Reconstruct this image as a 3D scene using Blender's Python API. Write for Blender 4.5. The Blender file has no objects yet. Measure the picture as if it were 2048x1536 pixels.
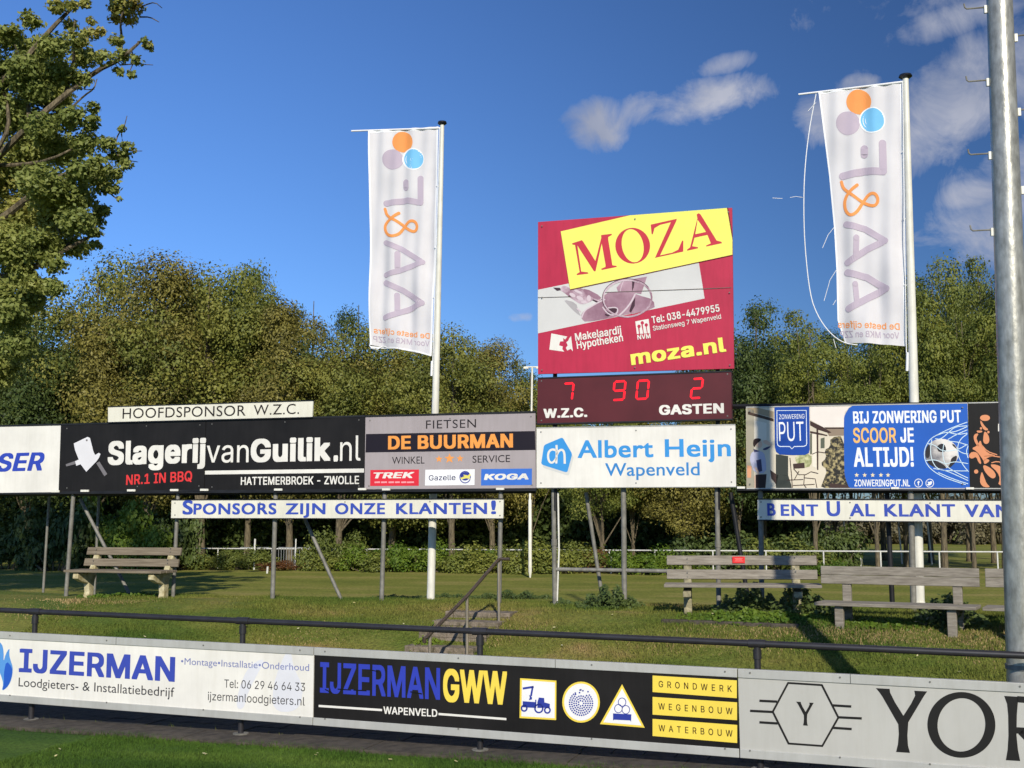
import bpy, math, random
import numpy as np
from mathutils import Vector as V, Matrix, noise as mnoise

# ------------------------------------------------------------------ camera
scene = bpy.context.scene
C = scene.collection
F = 2340.0                                   # focal length in photo pixels (photo 2048 wide)
CAM = V((0, 0, 2.2))
PITCH, ROLL = math.atan(267 / F), 0.005
_f = V((0, math.cos(PITCH), math.sin(PITCH)))
_u0 = V((0, -math.sin(PITCH), math.cos(PITCH)))
RC = V((1, 0, 0)) * math.cos(ROLL) - _u0 * math.sin(ROLL)
UC = V((1, 0, 0)) * math.sin(ROLL) + _u0 * math.cos(ROLL)
cam = bpy.data.cameras.new('camera')
cam.sensor_width = 36
cam.lens = 36 * F / 2048
cam.clip_end = 6000
cam_o = bpy.data.objects.new('camera', cam)
C.objects.link(cam_o)
m = Matrix((RC, UC, -_f)).transposed().to_4x4()
m.translation = CAM
cam_o.matrix_world = m
scene.camera = cam_o

# ------------------------------------------------------------------ world and sun
ELEV, AZ = math.radians(28), 0.10            # sun low behind the camera, a little to its right
world = bpy.data.worlds.new('World')
scene.world = world
world.use_nodes = True
nt = world.node_tree
N, L = nt.nodes, nt.links
N.clear()
out = N.new('ShaderNodeOutputWorld')
bg = N.new('ShaderNodeBackground')
bg.inputs['Strength'].default_value = 0.115
sky = N.new('ShaderNodeTexSky')
sky.sky_type = 'NISHITA'
sky.sun_disc = False
sky.sun_elevation = ELEV
sky.sun_rotation = math.pi - AZ
sky.air_density = 1.0
sky.dust_density = 0.3
sky.ozone_density = 3.0
geo = N.new('ShaderNodeTexCoord')
hsv = N.new('ShaderNodeHueSaturation')
hsv.inputs['Saturation'].default_value = 1.0
hsv.inputs['Value'].default_value = 1.0
tint = N.new('ShaderNodeMixRGB')
tint.blend_type = 'MULTIPLY'
tint.inputs[0].default_value = 1
tint.inputs[2].default_value = (.38, .56, .85, 1)
L.new(sky.outputs[0], tint.inputs[1])
# deeper blue towards the right of the view, as in the photograph, levelling off on both sides
sepx = N.new('ShaderNodeSeparateXYZ')
L.new(geo.outputs['Generated'], sepx.inputs[0])
mr = N.new('ShaderNodeMapRange')
mr.interpolation_type = 'SMOOTHSTEP'
mr.inputs['From Min'].default_value = -.55
mr.inputs['From Max'].default_value = .55
mr.inputs['To Min'].default_value = 1.6
mr.inputs['To Max'].default_value = .58
L.new(sepx.outputs[0], mr.inputs['Value'])
grad = N.new('ShaderNodeVectorMath')
grad.operation = 'SCALE'
L.new(tint.outputs[0], grad.inputs[0])
L.new(mr.outputs[0], grad.inputs['Scale'])
L.new(grad.outputs[0], hsv.inputs['Color'])


def wdir(px, py):
    return (RC * ((px - 1024) / F) + UC * ((768 - py) / F) + _f).normalized()


def vm(op, a, b=None):
    n = N.new('ShaderNodeVectorMath')
    n.operation = op
    for i, x in enumerate((a, b)):
        if x is None:
            continue
        if hasattr(x, 'links'):
            L.new(x, n.inputs[i])
        else:
            n.inputs[i].default_value = x
    return n.outputs['Value' if op in ('DOT_PRODUCT', 'LENGTH') else 'Vector']


def mt(op, a, b=None, clamp=False):
    n = N.new('ShaderNodeMath')
    n.operation = op
    n.use_clamp = clamp
    for i, x in enumerate((a, b)):
        if x is None:
            continue
        if hasattr(x, 'links'):
            L.new(x, n.inputs[i])
        else:
            n.inputs[i].default_value = x
    return n.outputs[0]


nz = N.new('ShaderNodeTexNoise')
nz.inputs['Scale'].default_value = 19
nz.inputs['Detail'].default_value = 9
nz.inputs['Roughness'].default_value = 0.62
nz.inputs['Distortion'].default_value = 0.6
L.new(geo.outputs['Generated'], nz.inputs['Vector'])
acc = None
# clouds: (centre, half width, half height in degrees, tilt, strength)
for px, py, hw, hh, tilt, st in [
        (1205, 245, 62, 42, 0.1, 1.0), (1270, 225, 60, 30, 0.2, .85), (1400, 205, 105, 34, 0.18, 1.1), (1510, 185, 46, 26, 0.1, .8), (1450, 128, 44, 16, 0.2, 0.7),
        (1940, 190, 150, 80, 0.5, 1.25), (1850, 270, 90, 60, 0.4, 1.0), (1640, 245, 44, 44, 0.1, 0.8), (1890, 45, 110, 26, 0.2, 0.85), (1990, 20, 60, 22, 0.2, 0.8),
        (1950, 385, 60, 26, 0.1, 1.0), (2080, 330, 110, 60, 0.1, 1.0), (1035, 634, 26, 9, 0, 0.75), (1715, 165, 34, 12, 0, 0.6), (2500, 250, 420, 160, 0.2, 1.0),
        (2500, -350, 500, 160, 0.2, 0.8), (-900, -200, 420, 130, 0.1, 0.7), (3400, 400, 500, 140, 0.0, 0.9)]:
    c = wdir(px, py)
    right = c.cross(V((0, 0, 1))).normalized()
    up = right.cross(c).normalized()
    r2 = right * math.cos(tilt) + up * math.sin(tilt)
    u2 = up * math.cos(tilt) - right * math.sin(tilt)
    d = vm('SUBTRACT', geo.outputs['Generated'], c)
    a = mt('MULTIPLY', vm('DOT_PRODUCT', d, r2), F / hw)
    b = mt('MULTIPLY', vm('DOT_PRODUCT', d, u2), F / hh)
    q = mt('ADD', mt('MULTIPLY', a, a), mt('MULTIPLY', b, b))
    g = mt('MULTIPLY', mt('SUBTRACT', 1.0, mt('MULTIPLY', q, 0.5)), st)
    acc = g if acc is None else mt('MAXIMUM', acc, g)
acc = mt('MAXIMUM', acc, -0.6)
dens = mt('ADD', mt('MULTIPLY', acc, 1.0), mt('MULTIPLY', mt('SUBTRACT', nz.outputs['Fac'], 0.5), 3.0))
dens = mt('MULTIPLY', mt('SUBTRACT', dens, 0.20), 1.05, True)
dens = mt('MULTIPLY', dens, 0.94)
nz2 = N.new('ShaderNodeTexNoise')
nz2.inputs['Scale'].default_value = 7
nz2.inputs['Detail'].default_value = 6
L.new(geo.outputs['Generated'], nz2.inputs['Vector'])
cr = N.new('ShaderNodeMixRGB')
cr.inputs[1].default_value = (2.4, 2.75, 3.8, 1)
cr.inputs[2].default_value = (5.2, 5.3, 6.0, 1)
L.new(mt('MULTIPLY', mt('SUBTRACT', nz2.outputs['Fac'], 0.35), 3.0, True), cr.inputs[0])
mix = N.new('ShaderNodeMixRGB')
L.new(dens, mix.inputs[0])
L.new(hsv.outputs[0], mix.inputs[1])
L.new(cr.outputs[0], mix.inputs[2])
L.new(mix.outputs[0], bg.inputs['Color'])
L.new(bg.outputs[0], out.inputs['Surface'])

sun = bpy.data.lights.new('sun', 'SUN')
sun.energy = 4.4
sun.angle = math.radians(0.6)
sun.color = (1.0, 0.93, 0.80)
sun_o = bpy.data.objects.new('sun', sun)
C.objects.link(sun_o)
SUNV = V((math.sin(AZ) * math.cos(ELEV), -math.cos(AZ) * math.cos(ELEV), math.sin(ELEV)))
sun_o.rotation_euler = SUNV.to_track_quat('Z', 'Y').to_euler()
sun_o.location = SUNV * 60
scene.view_settings.view_transform = 'Standard'
scene.view_settings.look = 'None'
scene.view_settings.exposure = 0
scene.view_settings.gamma = 1
scene.view_settings.use_curve_mapping = False
scene.cycles.max_bounces = 6
scene.cycles.transparent_max_bounces = 6

# ------------------------------------------------------------------ place geometry
DIRV = V((0.9466, -0.3223, 0))               # along the touchline
NRM = V((0.3223, 0.9466, 0))                 # away from the pitch
PROF = [(-4000, 0), (12.5, 0), (13.2, .07), (14.4, .36), (15.4, .69), (16.2, .865), (17.0, .88), (17.8, .87), (18.8, .70),
        (20.5, .25), (22.5, -.1), (24.5, -.2), (4500, -.2)]


def gz(s):
    for (a, za), (b, zb) in zip(PROF, PROF[1:]):
        if s <= b:
            t = (s - a) / (b - a)
            return za + (zb - za) * t
    return -.2


def st(t, s, z=None):
    p = DIRV * t + NRM * s
    p.z = gz(s) if z is None else z
    return p


def ray(px, py):
    d = RC * ((px - 1024) / F) + UC * ((768 - py) / F) + _f
    return d / d.y


def gp(px, py):
    """point of the ground seen at a photo pixel"""
    r = ray(px, py)
    y = 6.0
    while y < 400:
        p = CAM + r * y
        if p.z <= gz(p.dot(NRM)):
            lo, hi = y - .25, y
            for _ in range(12):
                mid = (lo + hi) / 2
                q = CAM + r * mid
                if q.z <= gz(q.dot(NRM)):
                    hi = mid
                else:
                    lo = mid
            return CAM + r * hi
        y += .25
    return CAM + r * y


def at(px, py, d):
    return CAM + ray(px, py) * d


def gsp(px, s):
    """ground point in photo column px at distance s behind the touchline"""
    d = s / (.3223 * (px - 1024) / F + .9466)
    return V(((px - 1024) / F * d, d, gz(s)))


class Plane:
    def __init__(s, a, b):
        s.o = a.copy()
        d = (b - a)
        d.z = 0
        s.d = d.normalized()
        s.n = V((s.d.y, -s.d.x, 0))           # towards the camera
        if s.n.dot(CAM - a) < 0:
            s.n = -s.n

    def pt(s, px, py, off=0.0):
        r = ray(px, py)
        t = (s.o + s.n * off - CAM).dot(s.n) / r.dot(s.n)
        return CAM + r * t


def off_plane(pl, k):
    q = Plane(pl.o + pl.n * k, pl.o + pl.n * k + pl.d)
    return q


PR = Plane(at(0, 1000, 2785 / 132.), at(1880, 1000, 2785 / (132 + .0207 * 1880)))     # big sign row
PF = Plane(at(0, 1000, 1755 / 133.), at(1460, 1000, 1755 / (133 + .0247 * 1460)))     # boards along the pitch


def Z(ox, oy, s):
    return lambda pts: [(ox + x / s, oy + y / s) for x, y in pts]


# ------------------------------------------------------------------ materials
def lin(c):
    return tuple((x / 255 / 12.92) if x / 255 <= .04045 else ((x / 255 + .055) / 1.055) ** 2.4 for x in c)


def mat(name, rgb, rough=.6, metal=0., var=.12, scale=3., bump=0., bscale=30., spec=.35, k=1.0, rgb2=None, detail=6,
        emit=0, stretch=None, lo=.35, hi=.65, dirt=0):
    m = bpy.data.materials.new(name)
    m.use_nodes = True
    n, l = m.node_tree.nodes, m.node_tree.links
    b = n['Principled BSDF']
    c = [min(.85, x * k) for x in lin(rgb)]
    b.inputs['Roughness'].default_value = rough
    b.inputs['Metallic'].default_value = metal
    b.inputs['Specular IOR Level'].default_value = spec
    tc = n.new('ShaderNodeTexCoord')
    src = tc.outputs['Object']
    if stretch:
        mp = n.new('ShaderNodeMapping')
        mp.vector_type = 'TEXTURE'
        mp.inputs['Scale'].default_value = [1 / x for x in stretch]
        mp.inputs['Rotation'].default_value = (0, 0, math.atan2(DIRV.y, DIRV.x))
        l.new(src, mp.inputs['Vector'])
        src = mp.outputs[0]
    nz = n.new('ShaderNodeTexNoise')
    nz.inputs['Scale'].default_value = scale
    nz.inputs['Detail'].default_value = detail
    nz.inputs['Roughness'].default_value = .6
    l.new(src, nz.inputs['Vector'])
    r = n.new('ShaderNodeValToRGB')
    c2 = [min(.85, x * k) for x in lin(rgb2)] if rgb2 else [x * (1 + var * .5) for x in c]
    c1 = c if rgb2 else [x * (1 - var) for x in c]
    r.color_ramp.elements[0].position = lo
    r.color_ramp.elements[1].position = hi
    r.color_ramp.elements[0].color = (*c1, 1)
    r.color_ramp.elements[1].color = (*c2, 1)
    l.new(nz.outputs['Fac'], r.inputs['Fac'])
    col = r.outputs[0]
    if dirt:                                  # rain streaks and grime specks
        mp2 = n.new('ShaderNodeMapping')
        mp2.inputs['Scale'].default_value = (9, 9, .9)
        l.new(tc.outputs['Object'], mp2.inputs['Vector'])
        n3 = n.new('ShaderNodeTexNoise')
        n3.inputs['Scale'].default_value = 1.6
        n3.inputs['Detail'].default_value = 8
        n3.inputs['Roughness'].default_value = .7
        l.new(mp2.outputs[0], n3.inputs['Vector'])
        r3 = n.new('ShaderNodeValToRGB')
        r3.color_ramp.elements[0].position = .36
        r3.color_ramp.elements[0].color = (1 - dirt, 1 - dirt * 1.05, 1 - dirt * 1.25, 1)
        r3.color_ramp.elements[1].position = .56
        r3.color_ramp.elements[1].color = (1, 1, 1, 1)
        l.new(n3.outputs['Fac'], r3.inputs['Fac'])
        mm = n.new('ShaderNodeMixRGB')
        mm.blend_type = 'MULTIPLY'
        mm.inputs[0].default_value = 1
        l.new(col, mm.inputs[1])
        l.new(r3.outputs[0], mm.inputs[2])
        col = mm.outputs[0]
    l.new(col, b.inputs['Base Color'])
    if emit:
        l.new(r.outputs[0], b.inputs['Emission Color'])
        b.inputs['Emission Strength'].default_value = emit
    if bump:
        n2 = n.new('ShaderNodeTexNoise')
        n2.inputs['Scale'].default_value = bscale
        n2.inputs['Detail'].default_value = 5
        l.new(src, n2.inputs['Vector'])
        bp = n.new('ShaderNodeBump')
        bp.inputs['Strength'].default_value = bump
        bp.inputs['Distance'].default_value = .02
        l.new(n2.outputs['Fac'], bp.inputs['Height'])
        l.new(bp.outputs[0], b.inputs['Normal'])
    return m


def leaf_mat(name, cols, trans=.35, patch=None):
    """leaf cards: colour varies from leaf to leaf and in drifts through the crown"""
    m = bpy.data.materials.new(name)
    m.use_nodes = True
    n, l = m.node_tree.nodes, m.node_tree.links
    b = n['Principled BSDF']
    b.inputs['Roughness'].default_value = .55
    b.inputs['Specular IOR Level'].default_value = .3
    g = n.new('ShaderNodeNewGeometry')
    tc = n.new('ShaderNodeTexCoord')
    oi = n.new('ShaderNodeObjectInfo')
    ad = n.new('ShaderNodeVectorMath')
    ad.operation = 'ADD'
    l.new(tc.outputs['Object'], ad.inputs[0])
    l.new(oi.outputs['Location'], ad.inputs[1])
    nz = n.new('ShaderNodeTexNoise')
    nz.inputs['Scale'].default_value = .42
    nz.inputs['Detail'].default_value = 5
    l.new(ad.outputs[0], nz.inputs['Vector'])
    ma = n.new('ShaderNodeMath')
    ma.operation = 'MULTIPLY_ADD'
    l.new(g.outputs['Random Per Island'], ma.inputs[0])
    ma.inputs[1].default_value = .20
    l.new(nz.outputs['Fac'], ma.inputs[2])
    m2 = n.new('ShaderNodeMath')
    m2.operation = 'SUBTRACT'
    l.new(ma.outputs[0], m2.inputs[0])
    m2.inputs[1].default_value = .10
    r = n.new('ShaderNodeValToRGB')
    e = r.color_ramp.elements
    ps = [.15, .4, .62, .85]
    while len(e) < len(cols):
        e.new(.5)
    for i, c in enumerate(cols):
        e[i].position = ps[i]
        e[i].color = (*lin(c), 1)
    l.new(m2.outputs[0], r.inputs['Fac'])
    l.new(r.outputs[0], b.inputs['Base Color'])
    tr = n.new('ShaderNodeBsdfTranslucent')
    l.new(r.outputs[0], tr.inputs['Color'])
    mx = n.new('ShaderNodeMixShader')
    mx.inputs[0].default_value = trans
    l.new(b.outputs[0], mx.inputs[1])
    l.new(tr.outputs[0], mx.inputs[2])
    l.new(mx.outputs[0], n['Material Output'].inputs['Surface'])
    return m


_pm = {}


def ink(r, g, b, rough=.45):
    key = (r, g, b, rough)
    if key not in _pm:
        _pm[key] = mat('print', (r, g, b), rough=rough, var=.06, scale=2.2, k=.95, spec=.25)
    return _pm[key]


WHITE = mat('white_board', (240, 236, 226), rough=.4, var=.10, scale=1.3, k=.90, spec=.3, dirt=.05)
CREAM = mat('cream_board', (238, 234, 216), rough=.45, var=.10, scale=1.7, k=.88, spec=.3, dirt=.07)
BLACKP = mat('black_board', (35, 33, 32), rough=.42, var=.35, scale=.9, k=1.0, spec=.16, dirt=.12)
GREYP = mat('grey_board', (172, 162, 162), rough=.42, var=.08, scale=1.2, k=.93, dirt=.06)
SILVP = mat('silver_grey_board', (188, 186, 178), rough=.42, var=.07, scale=1.2, k=.93, dirt=.04)
ALU = mat('aluminium', (196, 195, 188), rough=.45, metal=.12, var=.10, scale=2.5, k=.85, spec=.4, dirt=.07)
GALV = mat('galvanised_steel', (142, 139, 130), rough=.6, metal=.1, var=.3, scale=9, k=.9, dirt=.25, bump=.1, bscale=40)
MASTM = mat('galvanised_mast', (176, 174, 164), rough=.36, metal=.42, var=.32, scale=16, k=1.0, bump=.15, bscale=30, stretch=(1, 1, .5), dirt=.22, detail=10)
DARKST = mat('dark_steel', (40, 40, 42), rough=.5, metal=.3, var=.3, scale=4)
RAILM = mat('black_coated_steel', (46, 44, 46), rough=.4, var=.25, scale=6, spec=.5)
POLEW = mat('white_pole_paint', (238, 235, 222), rough=.4, var=.10, scale=4, k=.92, dirt=.14)
WOODM = mat('weathered_timber', (112, 104, 92), rough=.85, scale=4, k=1.0, rgb2=(156, 148, 134), bump=.25, bscale=14, stretch=(.5, 6, 11), lo=.3, hi=.72)
WOODL = mat('dark_weathered_timber', (98, 86, 70), rough=.85, scale=4, rgb2=(142, 130, 110), bump=.25, bscale=14, stretch=(.5, 6, 11), lo=.3, hi=.72)
CONC = mat('pale_concrete', (150, 136, 92), rough=.85, scale=9, rgb2=(206, 196, 160), bump=.4, bscale=40)
TLEG = mat('lichen_timber', (112, 106, 84), rough=.85, scale=12, rgb2=(172, 162, 128), bump=.4, bscale=40)
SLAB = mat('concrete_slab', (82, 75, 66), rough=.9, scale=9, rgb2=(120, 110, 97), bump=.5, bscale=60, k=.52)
STEPM = mat('mossy_step_paver', (98, 90, 72), rough=.92, scale=10, rgb2=(146, 132, 116), bump=.7, bscale=50, k=.95)
PATHM = mat('path_tile', (46, 45, 44), rough=.9, scale=9, rgb2=(74, 72, 68), bump=.7, bscale=45, k=.9)
BARK = mat('bark', (66, 58, 46), rough=.95, scale=3, rgb2=(128, 116, 92), bump=1.0, bscale=9, stretch=(6, 6, 1.2))
REDM = mat('red_board', (192, 46, 74), rough=.42, var=.10, scale=1.2, k=.92, dirt=.10)
MAROON = mat('scoreboard_face', (94, 38, 42), rough=.45, var=.18, scale=1.2, k=.85, spec=.3)
LED = mat('led_segment', (255, 20, 35), rough=.4, var=.02, emit=.85)

# ------------------------------------------------------------------ mesh helpers


class MB:
    def __init__(s):
        s.v, s.f = [], []

    def poly(s, pts):
        i = len(s.v)
        s.v += [tuple(p) for p in pts]
        s.f.append(tuple(range(i, i + len(pts))))
        return s

    def prism(s, pts, vec):
        i, n = len(s.v), len(pts)
        s.v += [tuple(p) for p in pts] + [tuple(V(p) + vec) for p in pts]
        s.f.append(tuple(range(i, i + n)))
        s.f.append(tuple(range(i + 2 * n - 1, i + n - 1, -1)))
        for k in range(n):
            j = (k + 1) % n
            s.f.append((i + k, i + n + k, i + n + j, i + j))
        return s

    def box(s, c, ax, ay, az, hx, hy, hz):
        c = V(c)
        p = [c + ax * (hx * a) + ay * (hy * b) - az * hz for a, b in ((-1, -1), (1, -1), (1, 1), (-1, 1))]
        return s.prism(p, az * (2 * hz))

    def tube(s, pts, rad, n=10, cap=True):
        pts = [V(p) for p in pts]
        if not hasattr(rad, '__len__'):
            rad = [rad] * len(pts)
        base = len(s.v)
        up = None
        for k, p in enumerate(pts):
            d = (pts[min(k + 1, len(pts) - 1)] - pts[max(k - 1, 0)]).normalized()
            if up is None:
                up = V((0, 0, 1)) if abs(d.z) < .9 else V((1, 0, 0))
            a = d.cross(up).normalized()
            b = a.cross(d).normalized()
            up = b
            for j in range(n):
                t = 2 * math.pi * j / n
                s.v.append(tuple(p + (a * math.cos(t) + b * math.sin(t)) * rad[k]))
        for k in range(len(pts) - 1):
            for j in range(n):
                j2 = (j + 1) % n
                s.f.append((base + k * n + j, base + k * n + j2, base + (k + 1) * n + j2, base + (k + 1) * n + j))
        if cap:
            s.f.append(tuple(base + j for j in range(n))[::-1])
            s.f.append(tuple(base + (len(pts) - 1) * n + j for j in range(n)))
        return s


def label(o, lab=None, cat=None, group=None, kind=None):
    if lab:
        o['label'] = lab
    if cat:
        o['category'] = cat
    if group:
        o['group'] = group
    if kind:
        o['kind'] = kind
    return o


def root(name, loc, lab, cat, group=None):
    o = bpy.data.objects.new(name, None)
    o.location = loc
    o.empty_display_size = .2
    C.objects.link(o)
    return label(o, lab, cat, group)


def wloc(o):
    p = V((0, 0, 0))
    while o is not None:
        p += o.location
        o = o.parent
    return p


def mesh(name, verts, faces, mats, smooth=False, origin=V((0, 0, 0))):
    me = bpy.data.meshes.new(name)
    me.from_pydata([tuple(V(v) - origin) for v in verts], [], faces)
    for mm in (mats if isinstance(mats, (list, tuple)) else [mats]):
        me.materials.append(mm)
    if smooth:
        me.shade_smooth()
    me.update()
    return me


def part(name, mb, m, parent, smooth=False, lab=None, bevel=0):
    w = wloc(parent)
    o = bpy.data.objects.new(name, mesh(name, mb.v, mb.f, m, smooth, w))
    o.parent = parent
    C.objects.link(o)
    if lab:
        o['label'] = lab
    if smooth:
        autos(o)
    if bevel:
        bv(o, bevel)
    return o


def autos(o):
    me = o.data
    me.set_sharp_from_angle(angle=math.radians(40))


def bv(o, w, seg=2):
    b = o.modifiers.new('bevel', 'BEVEL')
    b.width = w
    b.segments = seg
    b.limit_method = 'ANGLE'


def top(name, mb, m, lab=None, cat=None, group=None, kind=None, smooth=False, loc=None, bevel=0):
    loc = V(mb.v[0]) if loc is None else loc
    o = bpy.data.objects.new(name, mesh(name, mb.v, mb.f, m, smooth, loc))
    o.location = loc
    C.objects.link(o)
    if smooth:
        autos(o)
    if bevel:
        bv(o, bevel)
    return label(o, lab, cat, group, kind)


_tc = {}
FONT = None
try:                                          # Blender's own bundled typeface; its built-in one if absent
    FONT = bpy.data.fonts.load(bpy.utils.system_resource('DATAFILES', path='fonts') + '/Inter.woff2')
except Exception:
    pass


def text_data(s, font='i', shear=0., space=1.):
    """outline of a string, filled by winding number so overlapping contours stay solid"""
    key = (s, font, shear, space)
    if key in _tc:
        return _tc[key]
    res = []
    for body in ('H', s):
        cu = bpy.data.curves.new('t', 'FONT')
        cu.body = body
        if FONT and font == 'i':
            cu.font = FONT
        cu.shear = shear
        cu.space_character = space
        cu.resolution_u = 4
        cu.fill_mode = 'NONE'
        o = bpy.data.objects.new('t', cu)
        me = o.to_mesh()
        co = [v.co.xy.copy() for v in me.vertices]
        nxt = {}
        for e in me.edges:
            nxt.setdefault(e.vertices[0], []).append(e.vertices[1])
            nxt.setdefault(e.vertices[1], []).append(e.vertices[0])
        loops, seen = [], set()
        for i in range(len(co)):
            if i in seen or i not in nxt:
                continue
            lp, cur, prev = [i], i, None
            seen.add(i)
            # edge order in the evaluated outline follows the contour direction
            step = i + 1 if (i + 1) in nxt[i] else nxt[i][0]
            prev, cur = i, step
            while cur != i and cur not in seen:
                lp.append(cur)
                seen.add(cur)
                c2 = [k for k in nxt[cur] if k != prev]
                if not c2:
                    break
                prev, cur = cur, c2[0]
            if len(lp) > 2:
                loops.append(lp)
        o.to_mesh_clear()
        bpy.data.objects.remove(o)
        bpy.data.curves.remove(cu)
        res.append((co, loops))
    hy = [v.y for v in res[0][0]]
    co, loops = res[1]
    vs, fs = [], []
    # contours grouped by overlap in x so every letter is filled on its own
    spans = sorted([(min(co[i].x for i in lp), max(co[i].x for i in lp), lp) for lp in loops], key=lambda q: q[0])
    groups = []
    for x0, x1, lp in spans:
        if groups and x0 < groups[-1][1] - 1e-4:
            groups[-1][1] = max(groups[-1][1], x1)
            groups[-1][2].append(lp)
        else:
            groups.append([x0, x1, [lp]])
    from mathutils.geometry import delaunay_2d_cdt
    for _, _, lps in groups:
        pts, ed = [], []
        for lp in lps:
            n0 = len(pts)
            pts += [co[i] for i in lp]
            ed += [(n0 + k, n0 + (k + 1) % len(lp)) for k in range(len(lp))]
        v2, _e, f2, *_r = delaunay_2d_cdt(pts, ed, [], 0, 1e-6)
        arr = [np.array([[co[i].x, co[i].y] for i in lp]) for lp in lps]
        base = len(vs)
        vs += [(v.x, v.y) for v in v2]
        for f in f2:
            cx = sum(v2[i].x for i in f) / len(f)
            cy = sum(v2[i].y for i in f) / len(f)
            w = 0
            for a_ in arr:
                b_ = np.roll(a_, -1, 0)
                cr_ = (b_[:, 0] - a_[:, 0]) * (cy - a_[:, 1]) - (cx - a_[:, 0]) * (b_[:, 1] - a_[:, 1])
                w += int(((a_[:, 1] <= cy) & (b_[:, 1] > cy) & (cr_ > 0)).sum()) - int(((a_[:, 1] > cy) & (b_[:, 1] <= cy) & (cr_ < 0)).sum())
            if w != 0:
                fs.append(tuple(base + i for i in f))
    xs = [v[0] for v in vs]
    _tc[key] = (vs, fs, min(xs), max(xs), min(hy), max(hy))
    return _tc[key]


def text(pl, s, p0, p1, cap, bold=0., shear=0., space=1., lay=2, warp=None, perp=False, font='i'):
    """flat lettering on a board: baseline from photo point p0 to p1, capital height cap (photo px)"""
    vs, fs, x0, x1, y0, y1 = text_data(s, font, shear, max(space, 1 + bold * .9))
    off = .0009 * lay
    A, B = pl.pt(*p0, off), pl.pt(*p1, off)
    U = pl.pt(p0[0], p0[1] - cap, off) - A
    h = U.length
    up = V((0, 0, 1))
    if perp:
        up = pl.n.cross((B - A).normalized()).normalized()
        if up.z < 0:
            up = -up
    mb = MB()
    b = max(0., bold)
    bx, by = b * .62, b * .40
    shifts = [(0, 0)] if b < .004 else [(dx * bx, dy * by) for dx in (-1, 0, 1) for dy in (-1, 0, 1)]
    if b > .04:                               # heavy strokes: a closer mesh of copies, so thin stems leave no gap
        shifts += [(dx * bx / 2, dy * by / 2) for dx in (-1, 1) for dy in (-1, 1)]
    W, Hh = (x1 - x0) + 2 * bx, (y1 - y0) + 2 * by
    for k, (dx, dy) in enumerate(shifts):
        i0 = len(mb.v)
        lift = pl.n * (k * .00007)
        for x, y in vs:
            p = A + (B - A) * ((x + dx - x0 + bx) / W) + up * (h * (y + dy - y0 + by) / Hh) + lift
            if warp:
                p = warp(p)
            mb.v.append(tuple(p))
        mb.f += [tuple(i + i0 for i in f) for f in fs]
    return mb


def flat(pl, polys, lay=1, warp=None):
    mb = MB()
    for pts in polys:
        q = [pl.pt(x, y, .0009 * lay) for x, y in pts]
        if warp:
            q = [warp(p) for p in q]
        mb.poly(q)
    return mb


def ell(cx, cy, rx, ry, rot=0, n=36, a0=0, a1=360):
    o = []
    m_ = n if abs(a1 - a0) >= 360 else n + 1
    for i in range(m_):
        t = math.radians(a0 + (a1 - a0) * i / n)
        x, y = rx * math.cos(t), ry * math.sin(t)
        o.append((cx + x * math.cos(rot) - y * math.sin(rot), cy + x * math.sin(rot) + y * math.cos(rot)))
    return o


def dens_line(pts, step, closed=False, smooth=0):
    pts = list(pts)
    for _ in range(smooth):                   # Chaikin corner cutting
        q = [] if closed else [pts[0]]
        rng = range(len(pts) if closed else len(pts) - 1)
        for i in rng:
            a, b = pts[i], pts[(i + 1) % len(pts)]
            q += [(a[0] * .75 + b[0] * .25, a[1] * .75 + b[1] * .25), (a[0] * .25 + b[0] * .75, a[1] * .25 + b[1] * .75)]
        if not closed:
            q.append(pts[-1])
        pts = q
    if step:
        o = []
        for i in range(len(pts) - (0 if closed else 1)):
            a, b = pts[i], pts[(i + 1) % len(pts)]
            k = max(1, int(math.hypot(b[0] - a[0], b[1] - a[1]) / step))
            o += [(a[0] + (b[0] - a[0]) * j / k, a[1] + (b[1] - a[1]) * j / k) for j in range(k)]
        if not closed:
            o.append(pts[-1])
        pts = o
    return pts


def ribbon(pts, w, closed=False, step=0, smooth=0, w1=None, cap=False):
    """quads of a 2D stroke"""
    pts = dens_line(pts, step, closed, smooth)
    n = len(pts)
    Ls, Rs = [], []
    for i, p in enumerate(pts):
        a = pts[(i - 1) % n] if (closed or i) else p
        b = pts[(i + 1) % n] if (closed or i < n - 1) else p
        dx, dy = b[0] - a[0], b[1] - a[1]
        q = math.hypot(dx, dy) or 1
        ww = w if w1 is None else w + (w1 - w) * i / max(1, n - 1)
        nx, ny = -dy / q * ww / 2, dx / q * ww / 2
        Ls.append((p[0] + nx, p[1] + ny))
        Rs.append((p[0] - nx, p[1] - ny))
    out = []
    for i in range(n if closed else n - 1):
        j = (i + 1) % n
        out.append([Ls[i], Ls[j], Rs[j], Rs[i]])
    if cap:
        out.append(ell(*pts[0], w / 2, w / 2, n=16))
        out.append(ell(*pts[-1], w / 2, w / 2, n=16))
    return out


def star(cx, cy, r, pts=5):
    return [(cx + (r if i % 2 == 0 else r * .42) * math.sin(math.pi * i / pts),
             cy - (r if i % 2 == 0 else r * .42) * math.cos(math.pi * i / pts)) for i in range(pts * 2)]


def quad(mb, pl, q, thick, off=0.):
    pts = [pl.pt(x, y, off) for x, y in q]
    return mb.prism(pts, -pl.n * thick)


def strip(mb, pl, p0, p1, h, thick, off=0., up=0.):
    """bar along a board edge: photo points p0,p1 mark its top edge; h, thick in metres"""
    A, B = pl.pt(*p0, off), pl.pt(*p1, off)
    zz = V((0, 0, 1))
    A, B = A + zz * up, B + zz * up
    return mb.prism([A, B, B - zz * h, A - zz * h], -pl.n * thick)

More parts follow.
